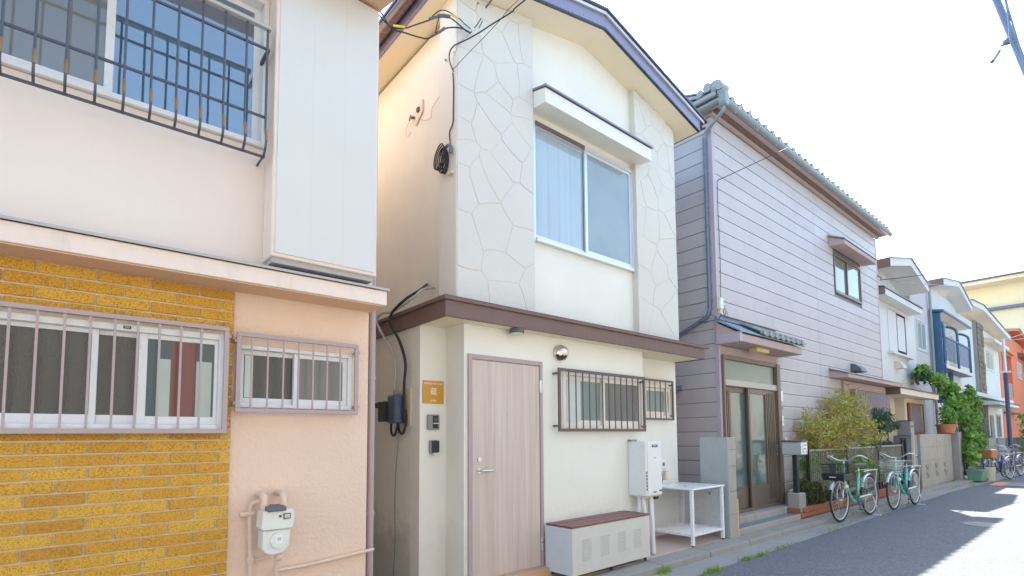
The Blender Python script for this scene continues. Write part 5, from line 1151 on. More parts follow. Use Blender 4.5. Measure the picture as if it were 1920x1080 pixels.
def sprays(blobs, n, size, seed, leaves=13):
    rnd = random.Random(seed); mb = MB(); tot = sum(b[3] * b[5] for b in blobs)
    for b in blobs:
        for _ in range(int(n * b[3] * b[5] / tot)):
            u = [rnd.gauss(0, .5) for _ in range(3)]; d = math.sqrt(sum(q * q for q in u)) + 1e-6
            if d > 1: u = [q / d for q in u]
            p = Vector((b[0] + u[0] * b[3], b[1] + u[1] * b[4], b[2] + u[2] * b[5]))
            dr = Vector((u[0] + rnd.gauss(0, .5), u[1] + rnd.gauss(0, .4), .7 + rnd.gauss(0, .5))).normalized(); L_ = size * rnd.uniform(2.5, 6)
            sd_ = dr.orthogonal().normalized(); up_ = dr.cross(sd_)
            for k in range(leaves):
                t = (k + .5) / leaves; a = rnd.uniform(0, 6.28); o = (sd_ * math.cos(a) + up_ * math.sin(a)); c = p + dr * L_ * t - Vector((0, 0, 1)) * (t * t) * L_ * .35 + o * size * .5
                ld = (dr * .5 + o).normalized(); w_ = ld.orthogonal().normalized() if k % 2 else ld.cross(Vector((rnd.gauss(0, 1), rnd.gauss(0, 1), 1))).normalized(); s_ = size * rnd.uniform(.6, 1.2)
                mb.add([c - ld * s_ * .5, c + w_ * s_ * .17, c + ld * s_ * .5, c - w_ * s_ * .17], [(0, 1, 2, 3)])
    return mb
def shrub(name, label, cat, base, blobs, n, size, mat, seed, elong=1.6, stems=5, stemr=0.012, fold=False):
    t = thing(name, label, cat, base); rnd = random.Random(seed)
    o = (sprays(blobs, n, size, seed) if elong > 2.5 else foliage(blobs, n, size, seed, elong, fold=fold)).build('foliage', mat, t)
    m = MB()
    for i in range(stems):
        b = blobs[i % len(blobs)]; q = (b[0] + rnd.uniform(-.2, .2) * b[3], b[1] + rnd.uniform(-.2, .2) * b[4], b[2] + .3 * b[5])
        s0 = (base[0] + rnd.uniform(-.1, .1), base[1] + rnd.uniform(-.05, .05), base[2]); mid = ((s0[0] * .7 + q[0] * .3), (s0[1] * .7 + q[1] * .3), (s0[2] + q[2]) / 2)
        m.tube(bez([s0, mid, q], 5), [stemr * (1 - .6 * j / 10) for j in range(11)], 6)
    m.build('stem', 'bark', t); return t
shrub('nandina_bush', 'tall yellow green bush with reddish tips behind the railing', 'bush', (12.0, 4.15, .24),
      [(10.7, 4.12, 1.45, .5, .18, .3), (11.3, 4.08, 1.6, .6, .2, .35), (12.0, 4.08, 1.75, .65, .2, .38), (12.7, 4.08, 1.7, .65, .2, .4), (12.3, 4.12, 2.1, .4, .15, .22), (11.2, 4.1, 1.3, .8, .18, .22), (13.3, 4.08, 1.5, .55, .2, .3), (10.3, 4.1, 1.65, .25, .12, .2), (11.7, 4.1, 2.1, .25, .12, .2), (13.0, 4.1, 2.15, .3, .12, .18), (12.6, 4.1, 2.25, .2, .1, .12)], 820, .08, 'leaf_nandina', 3, 2.6, 12)
shrub('railing_shrub', 'loose green shrub growing through the railing', 'bush', (11.8, 4.1, .24), [(10.5, 4.1, .95, .35, .16, .35), (11.4, 4.1, .85, .6, .18, .38), (12.4, 4.1, .85, .7, .18, .4), (13.4, 4.1, .8, .7, .18, .35), (14.6, 4.1, .7, .8, .18, .3)], 8500, .065, 'leaf_light', 5, 2.4, 9)
shrub('low_shrub', 'low mottled shrub beside the mailbox foot', 'bush', (9.95, 4.0, .24), [(9.95, 4.02, .48, .26, .16, .26), (10.35, 4.0, .42, .3, .15, .2), (10.9, 4.0, .36, .35, .14, .14)], 4500, .045, 'leaf_mixed', 8, 1.8, 6)
shrub('pine_like_tree', 'small dark clipped tree with flat rounded crown', 'tree', (14.9, 4.3, .24), [(14.9, 4.2, 1.95, .65, .3, .22), (15.3, 4.2, 1.75, .5, .28, .2), (14.5, 4.2, 1.75, .45, .28, .2), (14.9, 4.2, 1.6, .5, .2, .15)], 4200, .055, 'leaf_dark', 11, 1.6, 4, .03)
shrub('dark_ground_shrub', 'dark low shrub under the clipped tree', 'bush', (14.6, 4.1, .24), [(14.2, 4.15, 1.25, .6, .2, .12), (15.1, 4.15, 1.2, .6, .2, .12)], 1600, .05, 'leaf_dark', 12, 1.8, 4)

# grass tufts along the kerb joints
gr = MB(); rnd = random.Random(4)
for (x, y, sx, n) in ((4.95, 3.56, .09, 130), (5.35, 3.20, .16, 240), (6.15, 3.24, .12, 200), (6.5, 3.23, .2, 160), (7.2, 3.25, .3, 90), (8.9, 3.25, .5, 60), (9.6, 3.3, .5, 50), (11.7, 3.58, .3, 70), (12.8, 3.3, .9, 60), (13.4, 3.58, .5, 90), (17.2, 3.66, .8, 160), (18.3, 3.5, .8, 100), (19.3, 3.3, .5, 120), (7.8, 3.58, .4, 25)):
    for _ in range(n):
        px, py = x + rnd.gauss(0, sx * .6), y + rnd.gauss(0, .025) + gl(x); h_ = rnd.uniform(.015, .06 if x > 5.5 else .09); an = rnd.uniform(0, 6.28); d_ = rnd.uniform(.005, .03); w_ = .004
        gr.add([(px - w_ * math.sin(an), py + w_ * math.cos(an), 0), (px + w_ * math.sin(an), py - w_ * math.cos(an), 0), (px + d_ * math.cos(an), py + d_ * math.sin(an), h_)], [(0, 1, 2)])
o = gr.build('kerb_grass', 'grass'); o['kind'] = 'stuff'; o['label'] = 'small tufts of grass in the gutter and kerb joints'

# ------------------------------------------------------------------ bicycles (front wheel at the local origin, frame towards +x)
def ring(mb, cx, cz, R_, r_, n=36, m=6, y=0.0):
    mb.tube([(cx + R_ * math.cos(2 * math.pi * i / n), y, cz + R_ * math.sin(2 * math.pi * i / n)) for i in range(n)], r_, m, closed=True)
def make_bicycle(label, paint, basket, loc, heading, group):
    t = thing('bicycle', label, 'bicycle', (0, 0, 0), group); Rw = .345; WB = 1.17
    def P(mb, name, mat, par=t, smooth='all', bevel=0): return mb.build(name, mat, par, smooth=smooth, bevel=bevel)
    for i, cx in enumerate((0, WB)):
        w = empty('front_wheel' if i == 0 else 'rear_wheel', (cx, 0, Rw), t)
        mb = MB(); ring(mb, cx, Rw, Rw - .018, .018); P(mb, 'tyre', 'tyre', w)
        mb = MB(); ring(mb, cx, Rw, Rw - .045, .010); P(mb, 'rim', 'alu', w)
        mb = MB()
        for k_ in range(28): a = 2 * math.pi * k_ / 28; b = a + (.5 if k_ % 2 else -.5); mb.tube([(cx + .02 * math.cos(b), .025 * (1 if k_ % 4 < 2 else -1), Rw + .02 * math.sin(b)), (cx + (Rw - .045) * math.cos(a), 0, Rw + (Rw - .045) * math.sin(a))], .0014, 3, cap=False)
        P(mb, 'spokes', 'alu', w)
        P(MB().cyl((cx, -.045, Rw), (cx, .045, Rw), .02, 12), 'hub', 'alu', w)
        mb = MB(); a0, a1 = (.25, 2.6) if i == 0 else (-.35, 2.7); n = 16; vs = []; fs = []
        for j in range(n + 1):
            a = a0 + (a1 - a0) * j / n; rr = Rw + .028
            for (yy, dr) in ((-.027, -.014), (0, .002), (.027, -.014)): vs.append((cx + (rr + dr) * math.cos(a), yy, Rw + (rr + dr) * math.sin(a)))
        for j in range(n):
            for q in range(2): A = j * 3 + q; fs.append((A, A + 1, A + 4, A + 3))
        mb.add(vs, fs); P(mb, 'mudguard', 'alu', t)
    hx, hz = .24, .82     # head tube top
    mb = MB()
    for s_ in (-.045, .045): mb.tube(bez([(0, s_, Rw), (.03, s_, Rw + .15), (.11, s_ * .9, .62), (.13, s_ * .5, .66)], 4), .011, 8)
    P(mb, 'fork', 'alu' if basket == 'band' else paint)
    mb = MB(); mb.tube([(.135, 0, .66), (.20, 0, .86)], .024, 10)
    mb.tube(bez([(.15, 0, .70), (.28, 0, .52), (.44, 0, .33), (.58, 0, .275), (.66, 0, .29)], 5), .029, 10)
    if basket != 'band': mb.tube([(.18, 0, .80), (.62, 0, .46)], .016, 10)
    mb.tube([(.66, 0, .28), (.76, 0, .74)], .026, 10)
    for s_ in (-.05, .05): mb.tube([(.66, s_ * .6, .29), (WB, s_, Rw)], .010, 8); mb.tube([(.735, s_ * .5, .66), (WB, s_, Rw)], .008, 8)
    P(mb, 'frame', paint)
    P(MB().tube([(.75, 0, .72), (.78, 0, .86)], .013, 8), 'seat_post', 'alu')
    mb = MB(); mb.add([(.62, -.02, .885), (.62, .02, .885), (.74, .05, .90), (.88, .085, .905), (.93, .06, .90), (.93, -.06, .90), (.88, -.085, .905), (.74, -.05, .90), (.63, -.015, .86), (.63, .015, .86), (.74, .04, .86), (.88, .075, .85), (.92, .05, .85), (.92, -.05, .85), (.88, -.075, .85), (.74, -.04, .86)],
        [(0, 7, 6, 5, 4, 3, 2, 1), (8, 9, 10, 11, 12, 13, 14, 15)] + [(i, (i + 1) % 8, (i + 1) % 8 + 8, i + 8) for i in range(8)]); P(mb, 'saddle', 'saddle', smooth=True, bevel=.008)
    mb = MB(); mb.tube([(.195, 0, .85), (.215, 0, .97)], .013, 8); P(mb, 'stem', 'alu')
    for s_ in (-1, 1):
        P(MB().tube(bez([(.215, 0, .97), (.19, s_ * .09, .975), (.17, s_ * .20, 1.04), (.22, s_ * .27, 1.05), (.36, s_ * .30, 1.0)], 5), .011, 8), 'handlebar', 'alu')
        P(MB().tube([(.36, s_ * .30, 1.0), (.48, s_ * .31, .96)], .016, 8), 'grip', 'saddle')
        P(MB().tube([(.24, s_ * .27, 1.035), (.30, s_ * .25, 1.0), (.42, s_ * .26, .96)], .005, 5), 'brake_lever', 'alu')
    # basket
    bk_ = empty('basket', (-.05, 0, .7), t)
    x0, x1, yw, zb, zt_ = -.22, .10, .17, .68, .92
    if basket == 'wicker':
        mb = MB(); mb.hexa([(x0 + .04, -yw + .03, zb), (x1, -yw + .03, zb), (x1, yw - .03, zb), (x0 + .04, yw - .03, zb), (x0, -yw - .02, zt_), (x1 + .02, -yw - .02, zt_), (x1 + .02, yw + .02, zt_), (x0, yw + .02, zt_)]); P(mb, 'basket_side', 'wicker', bk_, smooth=False, bevel=.02)
        mb = MB(); mb.box(x0 + .03, x1, -yw + .01, yw - .01, zt_ - .01, zt_ + .03); P(mb, 'folded_bag', 'alu', bk_, smooth=False, bevel=.015)
    else:
        mb = MB()
        def rect(z_, k_): return [(x0 + k_, -yw + k_, z_), (x1, -yw + k_, z_), (x1, yw - k_, z_), (x0 + k_, yw - k_, z_)]
        for i_ in range(6): z_ = zb + (zt_ - zb) * i_ / 5; mb.tube(rect(z_, .03 * (1 - i_ / 5)), .0035 if i_ < 5 else .006, 5, closed=True)
        for s_ in range(9):
            y_ = -1 + 2 * s_ / 8
            mb.tube([(x0 + .03, y_ * (yw - .03), zb), (x0, y_ * yw, zt_)], .0025, 4); mb.tube([(x1, y_ * (yw - .03), zb), (x1, y_ * yw, zt_)], .0025, 4)
        for s_ in range(8):
            x_ = s_ / 7
            for q in (-1, 1): mb.tube([(x0 + .03 + x_ * (x1 - x0 - .03), q * (yw - .03), zb), (x0 + x_ * (x1 - x0), q * yw, zt_)], .0025, 4)
            mb.tube([(x0 + .03 + x_ * (x1 - x0 - .03), -yw + .03, zb), (x0 + .03 + x_ * (x1 - x0 - .03), yw - .03, zb)], .0025, 4)
        P(mb, 'basket_wires', 'black' if basket == 'band' else 'alu', bk_)
        if basket == 'band':
            P(MB().hexa([(x0 + .015, -yw + .01, zb - .01), (x1 + .01, -yw + .01, zb - .01), (x1 + .01, yw - .01, zb - .01), (x0 + .015, yw - .01, zb - .01), (x0 + .004, -yw - .004, zb + .09), (x1 + .014, -yw - .004, zb + .09), (x1 + .014, yw + .004, zb + .09), (x0 + .004, yw + .004, zb + .09)]), 'basket_band', 'black', bk_, smooth=False, bevel=.008)
            P(MB().box(x0 + .002, x0 + .012, -.05, .05, zb + .035, zb + .048), 'badge', 'white_print', bk_, smooth=False)
            P(MB().box(x0 + .02, x0 + .03, -.05, .05, zb + .09, zt_ + .02), 'basket_lock_plate', 'darkgrey', bk_, smooth=False)
    P(MB().tube([(.10, 0, zb), (.19, 0, .72)], .008, 6).tube([(.0, .05, Rw + .02), (x0 + .05, .07, zb)], .005, 5).tube([(.0, -.05, Rw + .02), (x0 + .05, -.07, zb)], .005, 5), 'basket_stay', 'alu')
    mb = MB()
    for s_ in (-.07, .07): mb.tube([(.80, s_, .76), (.92, s_, .775), (1.38, s_, .775)], .007, 6); mb.tube([(1.34, s_, .775), (WB + .01, s_, Rw)], .006, 6)
    for x_ in (.95, 1.1, 1.25, 1.38): mb.tube([(x_, -.07, .775), (x_, .07, .775)], .006, 6)
    P(mb, 'rear_rack', 'alu')
    mb = MB()
    for s_ in (-1, 1): mb.tube([(WB, s_ * .05, Rw - .02), (WB + .03, s_ * .13, .01)], .009, 6)
    mb.tube([(WB + .03, -.16, .008), (WB + .03, .16, .008)], .009, 6); P(mb, 'kickstand', 'alu')
    mb = MB(); mb.cyl((.66, -.05, .29), (.66, -.04, .29), .085, 20); mb.tube([(.66, -.07, .29), (.55, -.075, .17)], .010, 6); mb.tube([(.66, .05, .29), (.77, .06, .41)], .010, 6); mb.box(.50, .60, -.15, -.075, .155, .175); mb.box(.72, .82, .065, .14, .40, .42); P(mb, 'crank', 'darkgrey', smooth=True)
    P(MB().prism([(.60, .345), (.66, .37), (1.12, .375), (1.12, .355), (.68, .335)], 'y', -.062, -.05), 'chain_guard', 'alu' if basket != 'wicker' else 'black', smooth=False, bevel=.006)
    P(MB().cyl((-.0, -.085, .56), (.07, -.085, .57), .032, 12), 'headlamp', 'meterwhite')
    P(MB().box(1.39, 1.42, -.03, .03, .70, .74), 'reflector', 'redbrick', smooth=False)
    t.location = loc; t.rotation_euler = (R(0), 0, heading); return t
GRPB = 'bicycles parked along the kerb'
def heading(a, b): return math.atan2(b[1] - a[1], b[0] - a[0])
B1 = make_bicycle('seafoam green bicycle with black basket band nearest the camera', 'bike_green', 'band', (9.95, 3.47, .0), heading((9.95, 3.47), (11.3, 3.38)), GRPB); B1.scale = (1.08,) * 3
B2 = make_bicycle('turquoise bicycle with wire basket parked behind the green one', 'bike_teal', 'wire', (12.25, 3.27, .0), heading((12.3, 3.27), (13.7, 3.2)), GRPB); B2.scale = (1.06,) * 3
B3 = make_bicycle('dark blue bicycle with brown wicker basket by the leafy vine', 'bike_navy', 'wicker', (21.7, 3.12, .0), heading((21.7, 3.15), (23, 2.78)), GRPB); B3.scale = (1.05,) * 3
B4 = make_bicycle('wire basket bicycle half hidden behind the dark blue one', 'bike_navy', 'wire', (23.6, 3.0, .0), heading((21.7, 3.15), (23, 2.85)), GRPB); B4.scale = (1.05,) * 3

# ------------------------------------------------------------------ concrete wall, pots, vine
CW = thing('block_wall', 'weathered concrete block garden wall with stamped marks', 'wall', (18.5, 3.95, 0))
MB().box(16.35, 16.75, 3.86, 4.3, .05, 1.46).build('end_pillar', 'gutterc', CW, bevel=.01)
MB().box(16.32, 16.36, 3.84, 3.90, .05, 1.50).build('corner_strip', 'ivory_pipe', CW)
for r_ in range(4):
    for c_ in range(4):
        xa = 16.76 + c_ * .9; MB().box(xa + .003, xa + .897, 3.80, 3.92, .07 + r_ * .355 + .003, .07 + (r_ + 1) * .355 - .003).build('block', 'concrete', CW, bevel=.004)
MB().box(16.76, 20.36, 3.81, 3.91, .05, 1.49).build('mortar', 'gutterc', CW)
for i, xx in enumerate((17.35, 18.35, 19.35)):
    m = MB(); w_ = .006
    for (a, b) in (((-.14, .10), (-.14, .24)), ((-.14, .24), (-.02, .14)), ((.0, .24), (.13, .24)), ((.13, .24), (.0, .10)), ((-.14, -.02), (.12, .06)), ((-.10, -.12), (-.10, .02)), ((.02, -.12), (.12, -.02)), ((-.12, .05), (.12, -.10))):
        m.box(xx + min(a[0], b[0]), xx + max(a[0], b[0]) + .015, 3.794, 3.801, .42 + min(a[1], b[1]), .42 + max(a[1], b[1]) + .015) if (a[0] == b[0] or a[1] == b[1]) else m.tube([(xx + a[0], 3.797, .42 + a[1]), (xx + b[0], 3.797, .42 + b[1])], .01, 4)
    m.build('stamped_mark', 'sash_dark', CW)
MB().box(20.38, 20.85, 3.62, 4.1, .02, 1.55).build('end_post', 'gutterc', CW, bevel=.01)
MBX2 = thing('grey_mailbox', 'grey letter box standing on the concrete garden wall', 'mailbox', (16.5, 4.0, 1.46))
MB().box(16.30, 16.62, 3.88, 4.18, 1.46, 1.84).build('box_body', 'midgrey', MBX2, bevel=.012); MB().box(16.28, 16.64, 3.86, 4.2, 1.841, 1.86).build('lid', 'darkgrey', MBX2); MB().box(16.36, 16.56, 3.872, 3.88, 1.68, 1.72).build('slot', 'black', MBX2)
GT = thing('garden_gate', 'short dark iron gate between railing and concrete wall', 'gate', (16.1, 4.0, .1))
MB().box(15.98, 16.03, 4.0, 4.05, .1, 1.40).box(16.25, 16.30, 4.0, 4.05, .1, 1.40).box(16.03, 16.25, 4.01, 4.04, 1.34, 1.40).box(16.03, 16.25, 4.01, 4.04, 1.0, 1.04).box(16.03, 16.25, 4.01, 4.04, .5, .54).build('gate_frame', 'black', GT)
def pot(name, label, cx, cy, z0_, r0, r1, h, mat, cat='pot', rim=True):
    t = thing(name, label, cat, (cx, cy, z0_)); MB().tube([(cx, cy, z0_), (cx, cy, z0_ + h)], [r0, r1], 20).build('pot_body', mat, t, smooth=True)
    if rim: MB().cyl((cx, cy, z0_ + h - .035), (cx, cy, z0_ + h + .004), r1 + .015, 20).build('rim', mat, t, smooth=True)
    MB().cyl((cx, cy, z0_ + h), (cx, cy, z0_ + h + .007), r1 - .01, 16).build('soil', 'soil', t); return t
pot('plant_pot', 'terracotta pot standing on the end post of the block wall', 20.1, 3.86, 1.52, .20, .27, .26, 'terracotta')
TR = thing('green_planter', 'pale green plastic trough at the foot of the vine', 'planter', (20.9, 3.35, .0))
MB().hexa([(20.75, 3.20, .03), (21.3, 3.16, .03), (21.3, 3.46, .03), (20.75, 3.5, .03), (20.68, 3.14, .36), (21.38, 3.1, .36), (21.38, 3.52, .36), (20.68, 3.56, .36)]).build('trough', 'greenpot', TR, bevel=.012)
MB().box(20.65, 21.42, 3.1, 3.56, .345, .375).build('rim', 'greenpot', TR, bevel=.006)
pot('stump_pot', 'pale cylindrical concrete pot next to the green trough', 21.75, 3.22, 0, .21, .25, .44, 'barrel', rim=False)
shrub('leafy_vine', 'big bright green climbing vine beyond the block wall', 'vine', (20.9, 3.6, .2),
      [(20.6, 3.8, 2.8, .4, .25, .4), (21.0, 3.65, 2.3, .5, .25, .4), (21.4, 3.5, 1.75, .5, .25, .42), (21.1, 3.5, 1.15, .45, .25, .4), (20.9, 3.4, .75, .35, .2, .25), (21.8, 3.5, 2.0, .4, .22, .35), (21.7, 3.4, 1.25, .45, .22, .3), (20.2, 4.0, 3.15, .45, .2, .25), (19.6, 4.3, 3.5, .5, .15, .16), (22.0, 3.45, 2.5, .25, .2, .25), (21.3, 3.5, 2.7, .3, .2, .3)], 4700, .155, 'leaf_vine', 31, 1.15, 14, .02, fold=True)
shrub('potted_plant', 'fine leaved plant in the terracotta pot', 'plant', (20.1, 3.86, 1.78), [(20.1, 3.86, 2.05, .38, .3, .28)], 900, .08, 'leaf_vine', 33, 1.6, 5, .01)
shrub('terrace_creeper', 'dark green creeper over the canopy of the white house', 'vine', (18.9, 4.4, 3.0), [(19.9, 4.4, 3.3, .45, .2, .3), (20.3, 4.4, 3.5, .35, .2, .2)], 900, .11, 'leaf_dark', 35, 1.2, 4, .012)
BB = thing('blue_planter', 'blue plastic trough planted with lime green leaves', 'planter', (31, 2.6, 0))
MB().box(30.2, 32.2, 2.2, 2.7, .04, .5).build('trough', 'bluepot', BB, bevel=.02)
shrub('street_shrub', 'lime green shrub rising behind the blue trough', 'bush', (31.0, 2.8, .4), [(30.4, 2.9, 1.5, .8, .5, .9), (31.5, 2.6, 2.0, .9, .5, 1.0), (32.5, 2.6, 1.2, .9, .5, .7)], 3000, .13, 'leaf_light', 41, 1.3, 6, .02)

# ------------------------------------------------------------------ white house beyond the mauve one
WH = thing('white_house', 'narrow white house with upper bay window and brown lower canopy', 'house', (18.5, 4.6, 0))
MB().box(16.32, 20.68, 4.65, 5.4, 2.75, 5.44).build('bay_wall', 'white_h', WH)
MB().box(16.35, 20.0, 5.0, 12, 0.05, 6.15).build('main_wall', 'white_h', WH)
MB().box(20.0, 20.66, 5.0, 12, 0.05, 6.1).build('main_wall', 'grey_h', WH)
MB().box(16.2, 18.4, 4.75, 5.0, 0.05, 2.8).box(18.4, 20.7, 4.5, 4.999, 0.05, 2.8).build('lower_wall', 'beige_h', WH)
sliding_window(WH, 17.75, 19.6, 3.92, 5.24, 4.65, 0.05, 'alu', ('g_curtain', 'g_far'), lw=.06)
MB().box(17.6, 19.75, 4.5, 4.65, 3.84, 3.90).build('window_sill', 'white_h', WH)
MB().prism([(4.30, 5.30), (4.30, 5.47), (4.66, 5.56), (4.66, 5.32)], 'x', 16.3, 20.1).build('bay_awning', 'white_h', WH)
MB().prism([(4.27, 5.475), (4.27, 5.51), (4.66, 5.60), (4.66, 5.565)], 'x', 16.25, 20.15).build('awning_edge', 'dark_edge', WH)
MB().box(16.27, 16.30, 4.28, 4.66, 5.30, 5.50).build('awning_end', 'brown_wood', WH)
def gable(parent, x0, xa, x1, z0, za, z1, yf, yb, soffit, fascia, roof, th=.22, over=.0):
    m = MB(); m2 = MB(); m3 = MB()
    for (a, b, c, d) in ((x0, z0, xa, za), (xa, za, x1, z1)):
        m.hexa([(a, yf + .03, b), (c, yf + .03, d), (c, yb, d), (a, yb, b), (a, yf + .03, b + .02), (c, yf + .03, d + .02), (c, yb, d + .02), (a, yb, b + .02)])
        m2.hexa([(a, yf, b), (c, yf, d), (c, yf + .03, d), (a, yf + .03, b), (a, yf, b + th), (c, yf, d + th), (c, yf + .03, d + th), (a, yf + .03, b + th)])
        m3.hexa([(a, yf - .04, b + th), (c, yf - .04, d + th), (c, yb, d + th), (a, yb, b + th), (a, yf - .04, b + th + .03), (c, yf - .04, d + th + .03), (c, yb, d + th + .03), (a, yb, b + th + .03)])
    m.build('soffit', soffit, parent); m2.build('gable_fascia', fascia, parent); m3.build('roof', roof, parent)
gable(WH, 16.62, 18.7, 20.65, 6.12, 6.56, 6.10, 4.2, 12, 'white_h', 'white_h', 'fascia_gloss')
MB().box(16.58, 16.618, 4.2, 12, 6.1, 6.35).build('eave_fascia', 'brown_wood', WH)
MB().prism([(16.8, 6.0), (16.8, 6.15), (18.7, 6.57), (20.5, 6.14), (20.5, 6.0)], 'y', 4.96, 5.4).build('gable_wall', 'white_h', WH)
MB().prism([(4.0, 2.55), (4.0, 2.70), (4.7, 2.86), (4.7, 2.57)], 'x', 16.03, 20.1).build('lower_canopy', 'beige_h', WH)
MB().box(15.99, 16.03, 3.99, 4.6, 2.54, 2.74).build('canopy_end', 'brown_wood', WH)
MB().prism([(3.97, 2.705), (3.97, 2.73), (4.7, 2.89), (4.7, 2.865)], 'x', 15.98, 20.15).build('canopy_edge', 'brown_wood', WH)
MB().box(16.25, 16.35, 4.4, 4.5, .05, 2.54).build('canopy_post', 'brown_wood', WH)
g = empty('window_lattice', (19.2, 4.44, 1.5), WH); MB().box(18.6, 20.15, 4.42, 4.46, 2.38, 2.43).box(18.6, 20.15, 4.42, 4.46, 1.5, 1.55).box(18.6, 18.65, 4.42, 4.46, 1.55, 2.38).box(20.1, 20.15, 4.42, 4.46, 1.55, 2.38).build('lattice_frame', 'redbrick', g)
lb = MB().box(-.009, .009, -.008, .008, 0, .86).mesh('lattice_bar', 'mauve_trim')
for i in range(12): inst('lattice_bar', lb, g, (18.72 + i * .12, 4.44, 1.53))
MB().box(18.62, 20.12, 4.485, 4.499, 1.52, 2.42).build('window_pane', 'g_dark', WH)
MB().prism([(4.649, 3.65), (4.55, 3.66), (4.45, 3.55), (4.42, 3.45), (4.649, 3.45)], 'x', 18.2, 18.55).build('vent_cowl', 'beige_h', WH)

# grey house with blue balcony
GH = thing('balcony_house', 'pale grey and white house with dark blue steel balcony', 'house', (24, 4.7, 0))
wall_open(MB(), 20.72, 23.15, 4.75, 4.95, .05, 6.7, [(21.35, 22.65, 4.35, 5.45)]).box(20.72, 20.92, 4.95, 12, .05, 6.7).build('side_wall', 'grey_h', GH)
sliding_window(GH, 21.35, 22.65, 4.35, 5.45, 4.75, .05, 'alu', ('g_teal', 'g_teal'), lw=.06)
MB().tube([(23.0, 4.66, 6.7), (23.0, 4.66, .1)], .045, 8).build('downpipe', 'gutter', GH)
wall_open(MB(), 23.15, 28.05, 4.75, 4.95, .05, 6.9, [(24.0, 27.0, 4.0, 5.6)]).build('wall', 'white_h', GH)
MB().box(23.2, 28.0, 4.73, 4.749, .05, 3.6).build('lower_wall', 'beige_h', GH)
gable(GH, 23.15, 25.8, 28.1, 6.85, 7.22, 6.62, 4.25, 12, 'white_h', 'white_h', 'fascia_gloss')
MB().box(23.11, 23.149, 4.25, 12, 6.83, 7.07).build('eave_fascia', 'brown_wood', GH)
bl = empty('balcony', (25.6, 4.4, 3.8), GH)
YB0 = 4.36
MB().box(23.3, 27.9, YB0, 4.729, 3.84, 3.98).build('balcony_floor', 'bluepaint', bl)
MB().box(23.3, 27.9, YB0 - .02, YB0 - .001, 3.86, 3.97).build('balcony_kick', 'pinkwall', bl)
for x in (23.35, 25.6, 27.85): MB().tube(bez([(x, YB0 + .03, 4.0), (x, YB0 + .03, 5.2), (x, YB0 + .06, 5.5), (x, YB0 + .18, 5.62), (x, 4.72, 5.7)], 4), .045, 8).build('balcony_post', 'bluepaint', bl)
MB().box(23.18, 23.24, 4.42, 4.72, 2.6, 5.85).build('blue_screen', 'bluepaint', bl)
for i in range(4): MB().box(23.165, 23.18, 4.43 + i * .072, 4.485 + i * .072, 2.6, 5.85).build('screen_slat', 'bluepaint', bl)
MB().box(23.3, 27.9, YB0, YB0 + .04, 4.98, 5.04).build('rail', 'bluepaint', bl); MB().box(23.3, 23.35, YB0 + .04, 4.73, 4.98, 5.04).build('rail', 'bluepaint', bl)
bb = MB().box(-.008, .008, -.008, .008, 0, .84).mesh('baluster', 'bluepaint')
for i in range(27): inst('baluster', bb, bl, (23.42 + i * .168, YB0 + .02, 4.15))
MB().prism([(4.30, 5.86), (4.30, 5.94), (4.729, 6.02), (4.729, 5.94)], 'x', 23.1, 28.0).build('balcony_roof', 'bluepaint', bl)
MB().box(23.2, 27.9, 4.34, 4.72, 5.845, 5.858).build('balcony_ceiling', 'pinkwall', bl)
sliding_window(GH, 24.0, 27.0, 4.0, 5.6, 4.75, .05, 'alu', ('g_far', 'g_curtain'), lw=.06)
AC = thing('air_conditioner', 'white outdoor air conditioner unit on the blue balcony', 'air conditioner', (24.4, 4.5, 3.98))
MB().box(23.7, 24.5, 4.48, 4.70, 4.0, 4.7).build('unit_case', 'meterwhite', AC)
for i in range(9): MB().box(23.72, 24.48, 4.465, 4.48, 4.05 + i * .07, 4.07 + i * .07).build('unit_louvre', 'alu', AC)
for x in (24.4, 25.6): MB().box(x, x + .12, 4.60, 4.729, .1, 3.84).build('blue_post', 'bluepaint', GH)
MB().box(26.2, 27.2, 4.70, 4.729, .1, 2.3).build('door', 'alu', GH)

# pale house with dark stone pillar
SH = thing('pillar_house', 'beige and white house with dark split stone pillar', 'house', (33, 4.8, 0))
wall_open(MB(), 28.12, 38.4, 4.8, 5.0, .05, 6.7, [(34.3, 36.7, 4.7, 5.75), (28.8, 30.0, 1.0, 2.5), (36.2, 37.6, 1.2, 2.5)]).box(38.2, 38.4, 5.0, 13, .05, 6.7).build('wall', 'white_h', SH)
MB().box(31.4, 33.0, 4.66, 4.799, .05, 6.8).build('stone_pillar', 'gutterc', SH)
for i in range(25):
    for j in range(3): MB().box(31.42 + j * .52 + (i % 2) * .03, 31.9 + j * .52 + (i % 2) * .03, 4.63 + random.uniform(-.02, .015), 4.659, .1 + i * .265, .345 + i * .265).build('stone_block', 'darkbrick', SH)
MB().box(33.01, 34.1, 4.76, 4.799, .05, 6.7).build('wall_panel', 'beige_h', SH)
gable(SH, 28.13, 30.8, 38.6, 6.9, 7.1, 6.6, 4.25, 13, 'beige_h', 'white_h', 'roofmetal')
sliding_window(SH, 34.3, 36.7, 4.7, 5.75, 4.8, .06, 'alu', ('g_far', 'g_grey'), lw=.07)
MB().prism([(4.3, 6.0), (4.3, 6.15), (4.8, 6.25), (4.8, 6.02)], 'x', 33.6, 38.2).build('window_awning', 'beige_h', SH)
MB().prism([(4.3, 3.1), (4.3, 3.25), (4.72, 3.38), (4.72, 3.12)], 'x', 28.3, 38.3).build('lower_canopy', 'white_h', SH)
MB().prism([(3.95, 2.78), (3.95, 2.90), (4.72, 3.06), (4.72, 2.80)], 'x', 31.0, 37.0).build('porch_canopy', 'white_h', SH)
